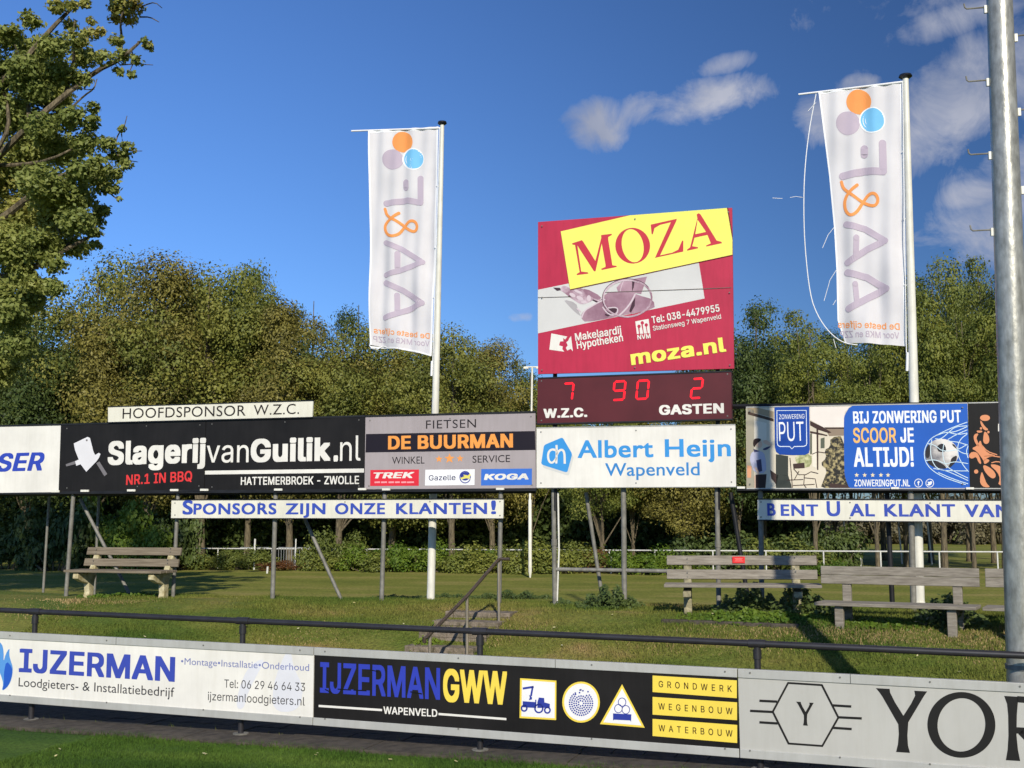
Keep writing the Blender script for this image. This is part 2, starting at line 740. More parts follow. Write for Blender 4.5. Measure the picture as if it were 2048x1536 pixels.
# ------------------------------------------------------------------ ground
def ground_mat(name, cols, patch=True, sc=1.0):
    m = bpy.data.materials.new(name)
    m.use_nodes = True
    n, l = m.node_tree.nodes, m.node_tree.links
    b = n['Principled BSDF']
    b.inputs['Roughness'].default_value = .95
    b.inputs['Specular IOR Level'].default_value = .15
    tc = n.new('ShaderNodeTexCoord')
    big = n.new('ShaderNodeTexNoise')
    big.inputs['Scale'].default_value = .9 * sc
    big.inputs['Detail'].default_value = 8
    big.inputs['Roughness'].default_value = .62
    mp = n.new('ShaderNodeMapping')
    mp.vector_type = 'TEXTURE'
    mp.inputs['Rotation'].default_value = (0, 0, math.atan2(DIRV.y, DIRV.x))
    mp.inputs['Scale'].default_value = (2.2, 1, 1)
    l.new(tc.outputs['Object'], mp.inputs['Vector'])
    l.new(mp.outputs[0], big.inputs['Vector'])
    sm = n.new('ShaderNodeTexNoise')
    sm.inputs['Scale'].default_value = 26 * sc
    sm.inputs['Detail'].default_value = 6
    l.new(tc.outputs['Object'], sm.inputs['Vector'])
    r = n.new('ShaderNodeValToRGB')
    e = r.color_ramp.elements
    while len(e) < len(cols):
        e.new(.5)
    for i, (p, c) in enumerate(cols):
        e[i].position = p
        e[i].color = (*lin(c), 1)
    l.new(big.outputs['Fac'], r.inputs['Fac'])
    mx = n.new('ShaderNodeMixRGB')
    mx.blend_type = 'MULTIPLY'
    mx.inputs[0].default_value = .75
    r2 = n.new('ShaderNodeValToRGB')
    r2.color_ramp.elements[0].position = .3
    r2.color_ramp.elements[0].color = (.45, .45, .45, 1)
    r2.color_ramp.elements[1].position = .7
    r2.color_ramp.elements[1].color = (1.25, 1.25, 1.2, 1)
    l.new(sm.outputs['Fac'], r2.inputs['Fac'])
    l.new(r.outputs[0], mx.inputs[1])
    l.new(r2.outputs[0], mx.inputs[2])
    l.new(mx.outputs[0], b.inputs['Base Color'])
    bp = n.new('ShaderNodeBump')
    bp.inputs['Strength'].default_value = .8
    bp.inputs['Distance'].default_value = .04
    l.new(sm.outputs['Fac'], bp.inputs['Height'])
    l.new(bp.outputs[0], b.inputs['Normal'])
    return m


BANKC = [(.33, (74, 98, 38)), (.46, (102, 114, 48)), (.58, (124, 124, 60)), (.68, (158, 136, 90))]
PITCHC = [(.36, (58, 86, 32)), (.5, (76, 104, 38)), (.62, (94, 118, 48))]
FIELDC = [(.30, (112, 120, 50)), (.5, (134, 136, 60)), (.68, (160, 148, 84))]
bankm = ground_mat('bank_turf', BANKC)
pitchm = ground_mat('pitch_turf', PITCHC)
fieldm = ground_mat('field_turf', FIELDC, sc=.45)

tv = [-4000, -800, -200, -60] + [x * .5 for x in range(-50, 41)] + [60, 200, 800, 4000]
sv = [-4000, -300, -40, 0, 8, 10.4, 11.4, 12.5] + [12.5 + .25 * k for k in range(1, 50)] + [26, 30, 36, 44, 52, 60, 90, 200, 900, 4500]
gv, gf = [], []
for i, s_ in enumerate(sv):
    for j, t_ in enumerate(tv):
        z = gz(s_)
        if 12.4 < s_ < 30 and abs(t_) < 30:
            z += .05 * (mnoise.noise(V((t_ * .5, s_ * .6, 0)))) + .015 * mnoise.noise(V((t_ * 2, s_ * 2, 3)))
        if s_ <= 12.5:
            z = -.03
        gv.append(st(t_, s_, z))
        if i and j:
            a = (i - 1) * len(tv) + j - 1
            gf.append((a, a + 1, a + 1 + len(tv), a + len(tv)))
gmesh = mesh('ground', gv, gf, [bankm, fieldm], True)
nt_ = len(tv) - 1
for k, p in enumerate(gmesh.polygons):
    p.material_index = 1 if sv[k // nt_] >= 19 else 0
g_o = bpy.data.objects.new('ground', gmesh)
C.objects.link(g_o)
g_o['kind'] = 'structure'

SK0, SK1 = 10.28, 10.80                       # the concrete strip under the boards
mb = MB().prism([st(-60, -200, -.02), st(60, -200, -.02), st(60, SK0 - .005, -.02), st(-60, SK0 - .005, -.02)], V((0, 0, .02)))
top('pitch', mb, pitchm, kind='structure', loc=V((0, 0, 0)))
mb = MB().prism([st(-60, SK1 + .005, -.02), st(60, SK1 + .005, -.02), st(60, 12.62, -.02), st(-60, 12.62, -.02)], V((0, 0, .03)))
path = top('path', mb, PATHM, kind='structure', loc=V((0, 0, 0)))
ks = bpy.data.objects.new('kerb_strip', None)
ks['kind'] = 'structure'
C.objects.link(ks)
rnd = random.Random(4)
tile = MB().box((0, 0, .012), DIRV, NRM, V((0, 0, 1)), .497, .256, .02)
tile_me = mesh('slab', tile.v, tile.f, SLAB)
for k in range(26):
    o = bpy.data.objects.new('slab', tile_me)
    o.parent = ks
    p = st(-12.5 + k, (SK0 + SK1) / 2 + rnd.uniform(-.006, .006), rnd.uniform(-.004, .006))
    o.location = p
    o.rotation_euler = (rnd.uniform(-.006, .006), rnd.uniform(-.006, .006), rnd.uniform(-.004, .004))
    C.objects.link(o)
# pavers of the path, visible only as dark joints in the shade below the boards
pv = MB().box((0, 0, .012), DIRV, NRM, V((0, 0, 1)), .145, .145, .012)
pv_me = mesh('tile', pv.v, pv.f, PATHM)
cnt = 0
for a in range(-32, 22):
    for b in range(5):
        cnt += 1
        o = bpy.data.objects.new('tile', pv_me)
        o.parent = path
        o.location = st(a * .3 + 1, SK1 + .16 + b * .3, rnd.uniform(-.004, .004))
        C.objects.link(o)


def blades(name, t0, t1, s0, s1, n, hgt, wid, m, seed, zf=None, gauss=None):
    r = np.random.default_rng(seed)
    T = r.uniform(t0, t1, n)
    S = r.uniform(s0, s1, n)
    # thinner and shorter where the turf is worn
    if gauss:
        T = gauss[0] + r.normal(0, gauss[2], n)
        S = gauss[1] + r.normal(0, gauss[3], n)
    zs = np.interp(S, [p[0] for p in PROF], [p[1] for p in PROF]) if zf is None else np.full(n, zf)
    base = np.stack([DIRV.x * T + NRM.x * S, DIRV.y * T + NRM.y * S, zs - .01], 1)
    clump = .55 + .9 * (np.sin(T * 3.1 + np.sin(S * 4.3) * 2) * np.sin(S * 5.7 + np.cos(T * 2.3)) * .5 + .5)
    h = hgt * r.uniform(.5, 1.3, n) * clump
    ang = r.uniform(0, np.pi, n)
    w = wid * r.uniform(.6, 1.3, n)
    dx = np.stack([np.cos(ang) * w, np.sin(ang) * w, np.zeros(n)], 1)
    lean = np.stack([r.normal(0, .45, n) * h, r.normal(0, .45, n) * h, h + .01], 1)
    v = np.empty((n * 3, 3))
    v[0::3] = base - dx
    v[1::3] = base + dx
    v[2::3] = base + lean
    me = bpy.data.meshes.new(name)
    me.vertices.add(n * 3)
    me.vertices.foreach_set('co', v.astype(np.float32).ravel())
    me.loops.add(n * 3)
    me.loops.foreach_set('vertex_index', np.arange(n * 3, dtype=np.int32))
    me.polygons.add(n)
    me.polygons.foreach_set('loop_start', np.arange(0, n * 3, 3, dtype=np.int32))
    me.update(calc_edges=True)
    me.materials.append(m)
    o = bpy.data.objects.new(name, me)
    o['kind'] = 'stuff'
    C.objects.link(o)
    return o


blades('bank_grass', -13, 9, 12.65, 19.4, 300000, .045, .006, bankm, 3)
blades('bank_grass', -30, 22, 19.4, 25, 40000, .06, .012, fieldm, 13)
blades('pitch_grass', -8, 6.5, 8.4, SK0 - .01, 150000, .032, .004, pitchm, 5, 0.)
blades('kerb_weeds', -10, 7, SK0 - .02, SK0 + .05, 6000, .05, .004, pitchm, 6, 0.)
blades('kerb_weeds', -10, 7, SK1 - .04, SK1 + .04, 160, .05, .004, bankm, 7, 0.02)
# worn, dry patches in front of the benches and along the bank
DRY = mat('dry_turf', (136, 118, 76), rough=.95, rgb2=(172, 150, 104), scale=14, var=.2)
for i, (px_, py_, a_, b_, n_) in enumerate(((230, 1203, .75, .16, 5200), (1010, 1268, .5, .2, 1800), (1600, 1262, .8, .16, 3600), (1850, 1272, .7, .2, 5200),
                                           (1960, 1285, .5, .25, 2600), (640, 1285, .5, .25, 1600), (90, 1225, .6, .2, 1500), (1420, 1290, .6, .2, 2000))):
    c_ = gp(px_, py_)
    blades('dry_grass', 0, 1, 0, 1, int(n_ * .38), .028, .009, DRY, 40 + i, None, (c_.dot(DIRV), c_.dot(NRM), a_, b_))
# fallen leaves on the turf
LEAFL = mat('fallen_leaf', (190, 176, 104), rough=.8, rgb2=(232, 226, 190), scale=8)
fm = MB()
for k in range(230):
    if k < 90:
        p = st(rnd.uniform(-8, 6), rnd.uniform(8.8, 10.2), .03)
    else:
        s_ = rnd.uniform(12.8, 18)
        p = st(rnd.uniform(-12, 8), s_, gz(s_) + .045)
    a = rnd.uniform(0, 6.3)
    r_ = rnd.uniform(.012, .028)
    u, w = V((math.cos(a), math.sin(a), rnd.uniform(-.4, .6))) * r_, V((-math.sin(a), math.cos(a), rnd.uniform(-.2, .5))) * r_ * .6
    fm.poly([p - u, p + w, p + u, p - w])
top('fallen_leaves', fm, LEAFL, kind='stuff', loc=V((0, 0, 0)))

# ------------------------------------------------------------------ the boards along the pitch
ZZ_ = V((0, 0, 1))


def pitch_board(x0, x1, m, lab):
    """x0/x1 photo columns; top and bottom edges follow the row of boards"""
    a, b = PF.pt(x0, 1263 + .0504 * x0), PF.pt(x1, 1263 + .0504 * x1)
    r = root('perimeter_board', PF.pt(x0, 1396 + .0748 * x0), lab, 'advertising board', 'advertising boards along the pitch')
    zz = V((0, 0, 1))
    eps = PF.d * .004
    A, B = a + eps, b - eps
    part('panel', MB().prism([A - zz * .07, B - zz * .07, B - zz * .69, A - zz * .69], -PF.n * .02), m, r)
    for z0, h in ((0, .075), (-.675, .075)):
        tr = MB().prism([A + zz * z0 + PF.n * .012, B + zz * z0 + PF.n * .012, B + zz * (z0 - h) + PF.n * .012,
                         A + zz * (z0 - h) + PF.n * .012], -PF.n * .05)
        part('frame_rail', tr, ALU, r, bevel=.004)
    return r


def prt(r, name, mb, m):
    return part(name, mb, m, r)


zi, zj, zk, zl = Z(0, 1190, 3.2), Z(600, 1270, 4.096), Z(1000, 1290, 4.096), Z(1460, 1270, 3.483)


def ztext(r, pl, zf, s, p0, p1, cap, m, **kw):
    a, b = zf([p0, p1])
    k = abs(zf([(0, 1)])[0][1] - zf([(0, 0)])[0][1])
    return part('lettering', text(pl, s, a, b, cap * k, **kw), m, r)


BLUE1 = ink(62, 78, 172)
b1 = pitch_board(-420, 628.5, WHITE, 'white advertising board lettered IJZERMAN in blue, at the left end of the pitch side boards')
ztext(b1, PF, zi, 'IJZERMAN', (128, 492), (1118, 556), 150, BLUE1, bold=.045)
ser = []
for (x, y) in ((166, 345), (160, 494)):
    ser.append([(x - 40, y - 1), (x + 36, y + 3), (x + 36, y + 27 if y < 400 else y - 22), (x - 40, y + 23 if y < 400 else y - 26)])
part('lettering', flat(PF, [zi(q) for q in ser], 2), BLUE1, b1)
ztext(b1, PF, zi, 'Loodgieters- & Installatiebedrijf', (118, 584), (1115, 652), 56, ink(58, 58, 62), font='b')
ztext(b1, PF, zi, '•Montage•Installatie•Onderhoud', (1158, 444), (1978, 486), 42, ink(120, 128, 176), font='b')
ztext(b1, PF, zi, 'Tel: 06 29 46 64 33', (1435, 592), (1952, 616), 52, ink(58, 58, 62))
ztext(b1, PF, zi, 'ijzermanloodgieters.nl', (1330, 672), (1950, 708), 52, ink(58, 58, 62))
flame = [(-60, 300), (-20, 296), (12, 310), (24, 360), (22, 430), (36, 378), (62, 336), (58, 380), (68, 420), (82, 460), (80, 510),
         (66, 560), (42, 596), (10, 615), (22, 570), (8, 520), (-14, 470), (-60, 430)]
part('logo', flat(PF, [zi(dens_line(flame, 0, True, 1))], 2), ink(90, 150, 214), b1)
part('logo', flat(PF, [zi(dens_line([(40, 420), (78, 462), (78, 510), (62, 562), (40, 594), (14, 612), (26, 560), (24, 500)], 0, True, 1))], 3), ink(44, 92, 190), b1)
for q in ([(1500, 720), (1560, 500), (1640, 420), (1700, 410), (1640, 520), (1580, 640), (1560, 735)],
          [(1740, 745), (1750, 560), (1820, 380), (1860, 350), (1880, 470), (1930, 560), (1940, 640), (1900, 750)]):
    part('logo', flat(PF, [zi(dens_line(q, 0, True, 2))], 1), ink(222, 222, 226), b1)

b2 = pitch_board(628.5, 1475, BLACKP, 'black advertising board lettered IJZERMANGWW in blue and yellow with three yellow icon signs')
BL2, YEL = ink(52, 66, 176), ink(250, 214, 84)
ztext(b2, PF, zj, 'IJZERMAN', (163, 471), (1147, 531), 250, BL2, bold=.035)
ztext(b2, PF, zj, 'GWW', (1172, 545), (1697, 573), 268, YEL, bold=.05)
cuts = [[(308, 448), (418, 455), (418, 447), (308, 438)], [(438, 456), (545, 462), (545, 452), (438, 447)],
        [(900, 470), (1000, 488), (1000, 478), (905, 460)], [(575, 282), (640, 296), (640, 304), (575, 290)],
        [(205, 440), (262, 470), (258, 478), (205, 450)]]
part('lettering', flat(PF, [zj(q) for q in cuts], 4), ink(20, 20, 22), b2)
wl = [[(153, 572), (672, 606), (672, 624), (153, 590)], [(1135, 638), (1690, 680), (1690, 698), (1135, 656)]]
part('stripe', flat(PF, [zj(q) for q in wl], 2), WHITE, b2)
ztext(b2, PF, zj, 'WAPENVELD', (683, 645), (1125, 671), 60, WHITE, bold=.03)
PALE, NAVY = ink(240, 238, 236), ink(48, 62, 152)
for q in ([(165, 272), (462, 292), (460, 615), (160, 598)], ell(664, 468, 154, 168), [(1000, 322), (1186, 678), (819, 648)]):
    part('icon_plate', flat(PF, [zk(q)], 2), YEL, b2)
for q in ([(180, 288), (450, 306), (447, 600), (175, 584)], ell(664, 468, 138, 152), [(1000, 356), (1160, 660), (846, 633)]):
    part('icon_field', flat(PF, [zk(q)], 3), PALE, b2)
ic = [zk(q) for q in (
    [(185, 348), (275, 334), (277, 352), (187, 365)], [(262, 336), (276, 340), (262, 420), (246, 418)],
    [(238, 408), (262, 428), (262, 446), (236, 452), (244, 430)],
    [(186, 460), (292, 468), (292, 516), (186, 510)], [(288, 448), (298, 448), (296, 520), (288, 518)],
    [(306, 470), (318, 430), (362, 434), (364, 470), (408, 482), (408, 514), (306, 516)],
    [(926, 560), (1076, 568), (1074, 630), (1066, 618), (936, 612), (926, 618)])]
for cx, cy, rr in ((198, 518, 22), (318, 520, 32), (388, 534, 22)):
    ic += ribbon(zk(ell(cx, cy, rr, rr * 1.05)), 3.2, True)
for cx, cy in ((1000, 468), (970, 521), (1031, 530)):
    ic += ribbon(zk(ell(cx, cy, 31, 34)), 1.5, True)
for ring in range(5):
    rr = 22 + ring * 18
    nn = int(rr * .36)
    for k in range(nn):
        a = 2 * math.pi * k / nn
        x, y = 664 + rr * math.cos(a), 478 + rr * math.sin(a) * 1.04
        jx = 0
        if y < 410 and x > 620:
            if rnd.random() < .45:
                continue
            jx = 9
        if 590 < x < 640 and y < 390:
            continue
        x += rnd.uniform(-jx, jx)
        y += rnd.uniform(-jx, jx) - jx
        ic.append(zk([(x + 8.6 * math.cos(a + t) * 1.0, y + 8.6 * math.sin(a + t)) for t in (.8, 2.4, 3.9, 5.5)]))
part('icon', flat(PF, ic, 4), NAVY, b2)
bx = [[(1250, 250), (1940, 290), (1940, 436), (1250, 385)], [(1250, 425), (1942, 470), (1942, 616), (1250, 570)],
      [(1250, 605), (1943, 655), (1943, 803), (1250, 745)]]
for q in bx:
    part('label_plate', flat(PF, [zk(q)], 2), YEL, b2)
INKD = ink(60, 40, 28)
for s_, a, b in (('GRONDWERK', (1300, 345), (1900, 386)), ('WEGENBOUW', (1298, 527), (1906, 569)), ('WATERBOUW', (1300, 705), (1906, 752))):
    ztext(b2, PF, zk, s_, a, b, 52, INKD, bold=.015, space=1.7, lay=3)

b3 = pitch_board(1475, 2330, SILVP, 'silver grey advertising board with a black Y in a hexagon, at the right end')
BK = ink(34, 32, 30)
hexa = [(405, 334), (640, 349), (755, 575), (643, 773), (408, 756), (298, 535)]
part('logo', flat(PF, ribbon(zl(hexa), 4.6, True), 2), BK, b3)
ln = [((205, 458), (328, 464)), ((140, 528), (296, 536)), ((205, 608), (332, 616)), ((716, 490), (845, 498)), ((756, 573), (918, 581)), ((714, 646), (848, 655))]
lines = []
for a, b in ln:
    lines += ribbon(zl([a, b]), 4.8)
part('logo', flat(PF, lines, 3), BK, b3)
Yp = [(1016, 370), (1112, 375), (1116, 402), (1150, 470), (1208, 562), (1262, 478), (1290, 422), (1284, 388), (1374, 393), (1352, 424),
      (1242, 608), (1236, 700), (1240, 770), (1254, 821), (1157, 815), (1170, 760), (1176, 690), (1172, 622), (1062, 430), (1040, 398)]
part('lettering', flat(PF, [zl(Yp)], 2), BK, b3)
part('lettering', flat(PF, [zl([(522 + (x - 1195) * .345, 549 + (y - 598) * .372) for x, y in Yp])], 2), BK, b3)
o1, o2 = ell(1612, 626, 237, 229, .12, 64), ell(1612, 626, 166, 186, .12, 64)
part('lettering', flat(PF, [zl([o1[i], o1[(i + 1) % 64], o2[(i + 1) % 64], o2[i]]) for i in range(64)], 2), BK, b3)
Rs = [[(1910, 424), (2010, 430), (2006, 460), (1998, 560), (1996, 700), (2006, 800), (2022, 878), (1922, 872), (1934, 800), (1940, 700), (1938, 560), (1930, 480)]]
Rs += ribbon([(2000, 447), (2070, 452), (2160, 480), (2190, 560), (2150, 640), (2070, 668), (1996, 664)], 44, smooth=2)
Rs += ribbon([(2030, 668), (2120, 760), (2220, 880)], 60)
part('lettering', flat(PF, [zl(q) for q in Rs], 2), BK, b3)

# ------------------------------------------------------------------ black rail behind the boards
PB = off_plane(PF, -.10)
rail = root('perimeter_railing', st(-3, 10.6, 0), 'black tubular railing standing behind the pitch side boards', 'railing')
ra = PB.pt(-420, 1217 + 3 - .0444 * 420)
rb = PB.pt(2330, 1217 + 3 + .0444 * 2330)
part('rail', MB().tube([ra, rb], .029, 14), RAILM, rail, smooth=True)
ZZ = V((0, 0, 1))
for x in (-350, 71, 486, 960, 1514, 2170):
    tpt = PB.pt(x, 1220 + .0444 * x)
    f0 = V((tpt.x, tpt.y, .02))
    part('post', MB().tube([f0, tpt - ZZ * .03], .029, 12), RAILM, rail, smooth=True)
    part('socket', MB().tube([tpt - ZZ * .13, tpt - ZZ * .05], .037, 12).tube([tpt - PB.d * .075, tpt + PB.d * .075], .037, 12), RAILM, rail, smooth=True)
    part('foot_plate', MB().tube([f0 + ZZ * .0, f0 + ZZ * .02], .08, 12), GALV, rail)

# ------------------------------------------------------------------ sign row
za, zb, zc, zd, ze, zf_ = Z(0, 780, 4), Z(400, 780, 4), Z(700, 780, 4), Z(1040, 730, 4), Z(1460, 780, 3.483), Z(1060, 400, 4.266)
ze2 = Z(1680, 800, 2048 / 330)
ze3 = Z(1480, 800, 1827 / 220)


def sign(name, q, m, lab, thick=.03, off=0., group='sponsor boards in the upper row', cat='sponsor board', fr=None, fw=.03):
    """q = TL, TR, BR, BL photo corners"""
    b = PR.pt(*q[3], off)
    r = root(name, b, lab, cat, group)
    part('panel', quad(MB(), PR, q, thick, off), m, r)
    if fr:
        tl, tr, br, bl = q
        strips = MB()
        strip(strips, PR, tl, tr, fw, .05, off + .008, up=fw * .8)
        part('frame', strips, fr, r)
        strips = MB()
        strip(strips, PR, bl, br, fw, .05, off + .008, up=fw * .25)
        part('frame', strips, fr, r)
    return r


def ptext(r, s, p0, p1, cap, m, **kw):
    return part('lettering', text(PR, s, p0, p1, cap, **kw), m, r)


s1 = sign('sponsor_board', [(-190, 857), (121.5, 850), (117, 985), (-190, 989)], WHITE, 'white sponsor board with blue italic letters cut off at the left edge', fr=DARKST)
ptext(s1, 'SSER', (-38, 944), (88, 941), 36, ink(52, 74, 178), bold=.05, shear=.22)

s2 = sign('sponsor_board', [(122, 850), (411.5, 842), (408, 980), (117, 984)], BLACKP, 'black sponsor board with a white cleaver emblem and a red NR.1 IN BBQ', fr=DARKST)
ptext(s2, 'Slagerij', (215, 930), (411, 925), 47, WHITE, bold=.06)
ptext(s2, 'NR.1 IN BBQ', (252, 970), (384, 962), 20, ink(226, 60, 60), bold=.03)
KN, KN2 = ink(226, 224, 226), ink(120, 116, 118)
part('emblem', flat(PR, [za([(590, 428), (700, 375), (720, 384), (748, 495), (762, 520), (790, 502), (804, 512), (790, 545), (770, 572), (690, 654),
                            (645, 594), (610, 606), (600, 570), (630, 556), (600, 480)])], 2), KN, s2)
part('emblem', flat(PR, [za([(526, 594), (600, 568), (604, 592), (530, 612)]), za([(770, 585), (795, 572), (858, 672), (835, 690)]),
                         za(ell(694, 402, 8, 8, n=12))], 3), KN2, s2)
s3 = sign('sponsor_board', [(412.5, 842), (730, 833), (728, 979), (409, 981)], BLACKP, 'black sponsor board lettered HATTEMERBROEK - ZWOLLE below a white stripe', fr=DARKST)
ptext(s3, 'van', (413, 925), (497, 924.5), 45, WHITE, bold=.005)
ptext(s3, 'Guilik', (501, 924.5), (661, 921.5), 46, WHITE, bold=.06)
ptext(s3, '.', (667, 923), (676, 922.5), 50, WHITE, bold=.06)
ptext(s3, 'nl', (680, 922), (721, 921), 50, WHITE, bold=.0)
part('stripe', flat(PR, [[(410, 941.5), (728, 937), (728, 945), (410, 949)]], 2), WHITE, s3)
ptext(s3, 'HATTEMERBROEK - ZWOLLE', (481.5, 970), (718, 968), 16, WHITE, bold=.03)

s4 = sign('sponsor_board', [(731, 833.5), (1070.5, 825), (1072, 977), (729, 979.5)], GREYP, 'grey sponsor board lettered DE BUURMAN in orange on a black band', fr=DARKST)
part('band', flat(PR, [[(732, 868), (1070, 862), (1071, 900), (731, 905)]], 1), ink(34, 28, 36), s4)
ptext(s4, 'FIETSEN', (852, 857.5), (952, 855), 16.5, ink(40, 34, 36), space=1.1, lay=2, font='b')
for x in (852, 866, 882, 903, 918, 934, 942):
    pass
ptext(s4, 'DE BUURMAN', (776, 899), (1026, 895), 27, ink(250, 160, 78), bold=.055)
ptext(s4, 'WINKEL', (784, 928), (849, 927), 14, ink(44, 38, 40), font='b')
ptext(s4, 'SERVICE', (945, 925.5), (1020, 924), 14, ink(44, 38, 40), font='b')
part('star', flat(PR, [star(878, 918, 7.5), star(899, 917, 10.5), star(920, 917, 7.5)], 2), ink(248, 160, 84), s4)
part('logo_plate', flat(PR, [zc([(163, 640), (552, 636), (550, 766), (161, 768)])], 2), ink(222, 48, 62), s4)
part('logo_plate', flat(PR, [zc([(603, 638), (998, 634), (996, 760), (600, 764)])], 2), ink(246, 244, 246), s4)
part('logo_plate', flat(PR, [zc([(1050, 632), (1456, 628), (1455, 760), (1048, 764)])], 2), ink(64, 116, 206), s4)
ptext(s4, 'TREK', (747, 957), (829, 956), 12, WHITE, bold=.06, shear=.2, lay=4)
part('lettering', flat(PR, [zc([(a, 732), (b, 731), (b, 744), (a, 745)]) for a, b in ((196, 240), (248, 296), (308, 352), (360, 398), (410, 450), (456, 512))], 4), ink(240, 160, 165), s4)
ptext(s4, 'Gazelle', (857.5, 961), (911, 960), 10.5, ink(60, 60, 96), bold=.01, lay=4)
part('logo', flat(PR, ribbon(zc(ell(921, 697, 42, 46)), 1.8, True) + [zc(ell(921, 690, 37, 34))], 4), ink(52, 62, 150), s4)
part('logo', flat(PR, [zc([(880, 705), (915, 690), (905, 676), (945, 684), (958, 668), (966, 680), (955, 700), (966, 712), (930, 706), (890, 716)])], 5), ink(236, 224, 110), s4)
ptext(s4, 'KOGA', (968, 960), (1057, 959), 12, WHITE, bold=.07, shear=.12, lay=4)

hs = sign('name_board', [(216, 814), (626, 801.5), (624.5, 834), (216, 844.5)], CREAM, 'cream board lettered HOOFDSPONSOR W.Z.C. standing on top of the black boards', off=.03, group=None, cat='sign', fr=DARKST, fw=.015)
ptext(hs, 'HOOFDSPONSOR', (247, 837.5), (493, 831.5), 20, ink(48, 42, 38), bold=.004, space=1.05, font='b') .location += PR.n * .03
ptext(hs, 'W.Z.C.', (509, 830.5), (600, 828), 20, ink(48, 42, 38), bold=.004, space=1.05, font='b').location += PR.n * .03


def lettered(name, q, words, lab, baseline, cap):
    r = sign(name, q, CREAM, lab, off=.02, group=None, cat='sign', thick=.03)
    tl, tr, br, bl = q
    s_ = strip(MB(), PR, tl, tr, .014, .05, .03, up=.01)
    part('frame', s_, DARKST, r)
    s_ = strip(MB(), PR, bl, br, .012, .05, .03, up=.0)
    part('frame', s_, DARKST, r)
    for s_, x0, x1, h in words:
        y0, y1 = baseline(x0), baseline(x1)
        part('lettering', text(PR, s_, (x0, y0), (x1, y1), h, bold=.05, space=1.12, lay=2, font='b'), ink(60, 82, 176), r).location += PR.n * .02
    return r


sp = lettered('slogan_board', [(343, 1000), (1007, 998), (1006, 1036.5), (342, 1036)],
              [('S', 366, 387, 28), ('PONSORS', 388, 554, 22), ('ZIJN', 572, 652, 22), ('ONZE', 671, 771, 22), ('KLANTEN', 793, 975, 22), ('!', 983, 993, 27)],
              'long cream board lettered SPONSORS ZIJN ONZE KLANTEN! in blue', lambda x: 1029 - .0015 * (x - 366), 22)
bu = lettered('slogan_board', [(1515, 998.5), (2260, 1001.5), (2260, 1047), (1515, 1039)],
              [('B', 1535, 1552, 25), ('ENT', 1562, 1637, 23), ('U', 1654, 1681, 30), ('AL', 1700, 1750, 25), ('KLANT', 1769, 1911, 25), ('VAN', 1930, 2022, 25)],
              'long cream board lettered BENT U AL KLANT VAN in blue', lambda x: 1031.5 + .0062 * (x - 1535), 24)

# --- the big red house agent board
mz = sign('billboard', [(1076, 444), (1464, 415.5), (1468, 737), (1076, 748)], REDM, 'large red and yellow billboard lettered MOZA above the scoreboard', thick=.05, off=.05, group=None, cat='billboard')


class Sub:                                    # the same plane moved towards the camera, so prints keep clear of the panel
    pass


PM = off_plane(PR, .05)


def mt_(s, p0, p1, cap, m, **kw):
    return ztext(mz, PM, zf_, s, p0, p1, cap, m, perp=True, lay=11, **kw)


part('photo_print', flat(PM, [zf_([(67, 766), (330, 712), (342, 760), (1440, 530), (1490, 840), (67, 1138)])], 1), mat('photo_paper', (214, 212, 208), var=.1, scale=.9, rough=.4, k=.95), mz)
KEY, KEYD, KEYL = mat('key_print', (132, 92, 108), rough=.4, scale=2.5, rgb2=(184, 150, 162), lo=.3, hi=.7), ink(74, 48, 58), ink(214, 196, 202)
zq = Z(1060, 530, 2048 / 220)
KEYM = mat('key_print_mid', (150, 112, 126), rough=.4, scale=5, rgb2=(206, 184, 192), lo=.4, hi=.62)
SHADE = mat('print_shadow', (176, 170, 170), rough=.4, var=.1)
kp = lambda qs, lay, m_: part('photo_print', flat(PM, [zq(q) for q in qs], lay), m_, mz)
kp([dens_line([(620, 640), (860, 700), (900, 860), (960, 960), (860, 900), (700, 740)], 0, True, 1), dens_line([(1900, 860), (2050, 800), (2120, 860), (2000, 890), (1880, 920)], 0, True, 1)], 2, SHADE)
kp([dens_line([(600, 380), (700, 400), (760, 450), (1010, 430), (1330, 600), (1280, 690), (1190, 640), (1100, 700), (960, 740), (870, 690), (740, 600), (640, 520), (560, 470)], 0, True, 1)], 3, KEYM)
kp([dens_line([(960, 1000), (950, 930), (1000, 850), (1180, 740), (1330, 640), (1390, 560), (1460, 505), (1900, 500), (2010, 560), (2300, 640), (2330, 830), (1680, 935), (1500, 985), (1035, 1068)], 0, True, 1),
    [(1720, 300), (1910, 262), (1900, 510), (1640, 500), (1610, 420)], [(1900, 264), (2180, 215), (2070, 540), (1900, 510)],
    dens_line([(1020, 425), (1340, 590), (1290, 660), (1180, 610), (980, 500)], 0, True, 1)], 4, KEY)
kp([ell(1530, 850, 92, 62, -.35, n=28), [(430, 420), (560, 425), (575, 470), (500, 480)], ell(735, 585, 24, 16), [(1180, 640), (1290, 690), (1240, 700), (1150, 650)],
    [(1905, 270), (1955, 262), (1930, 420), (1900, 500)], [(1845, 860), (1900, 700), (1960, 600), (1950, 760), (1880, 890)], [(1395, 905), (1500, 930), (1450, 960), (1400, 940)]], 5, KEYD)
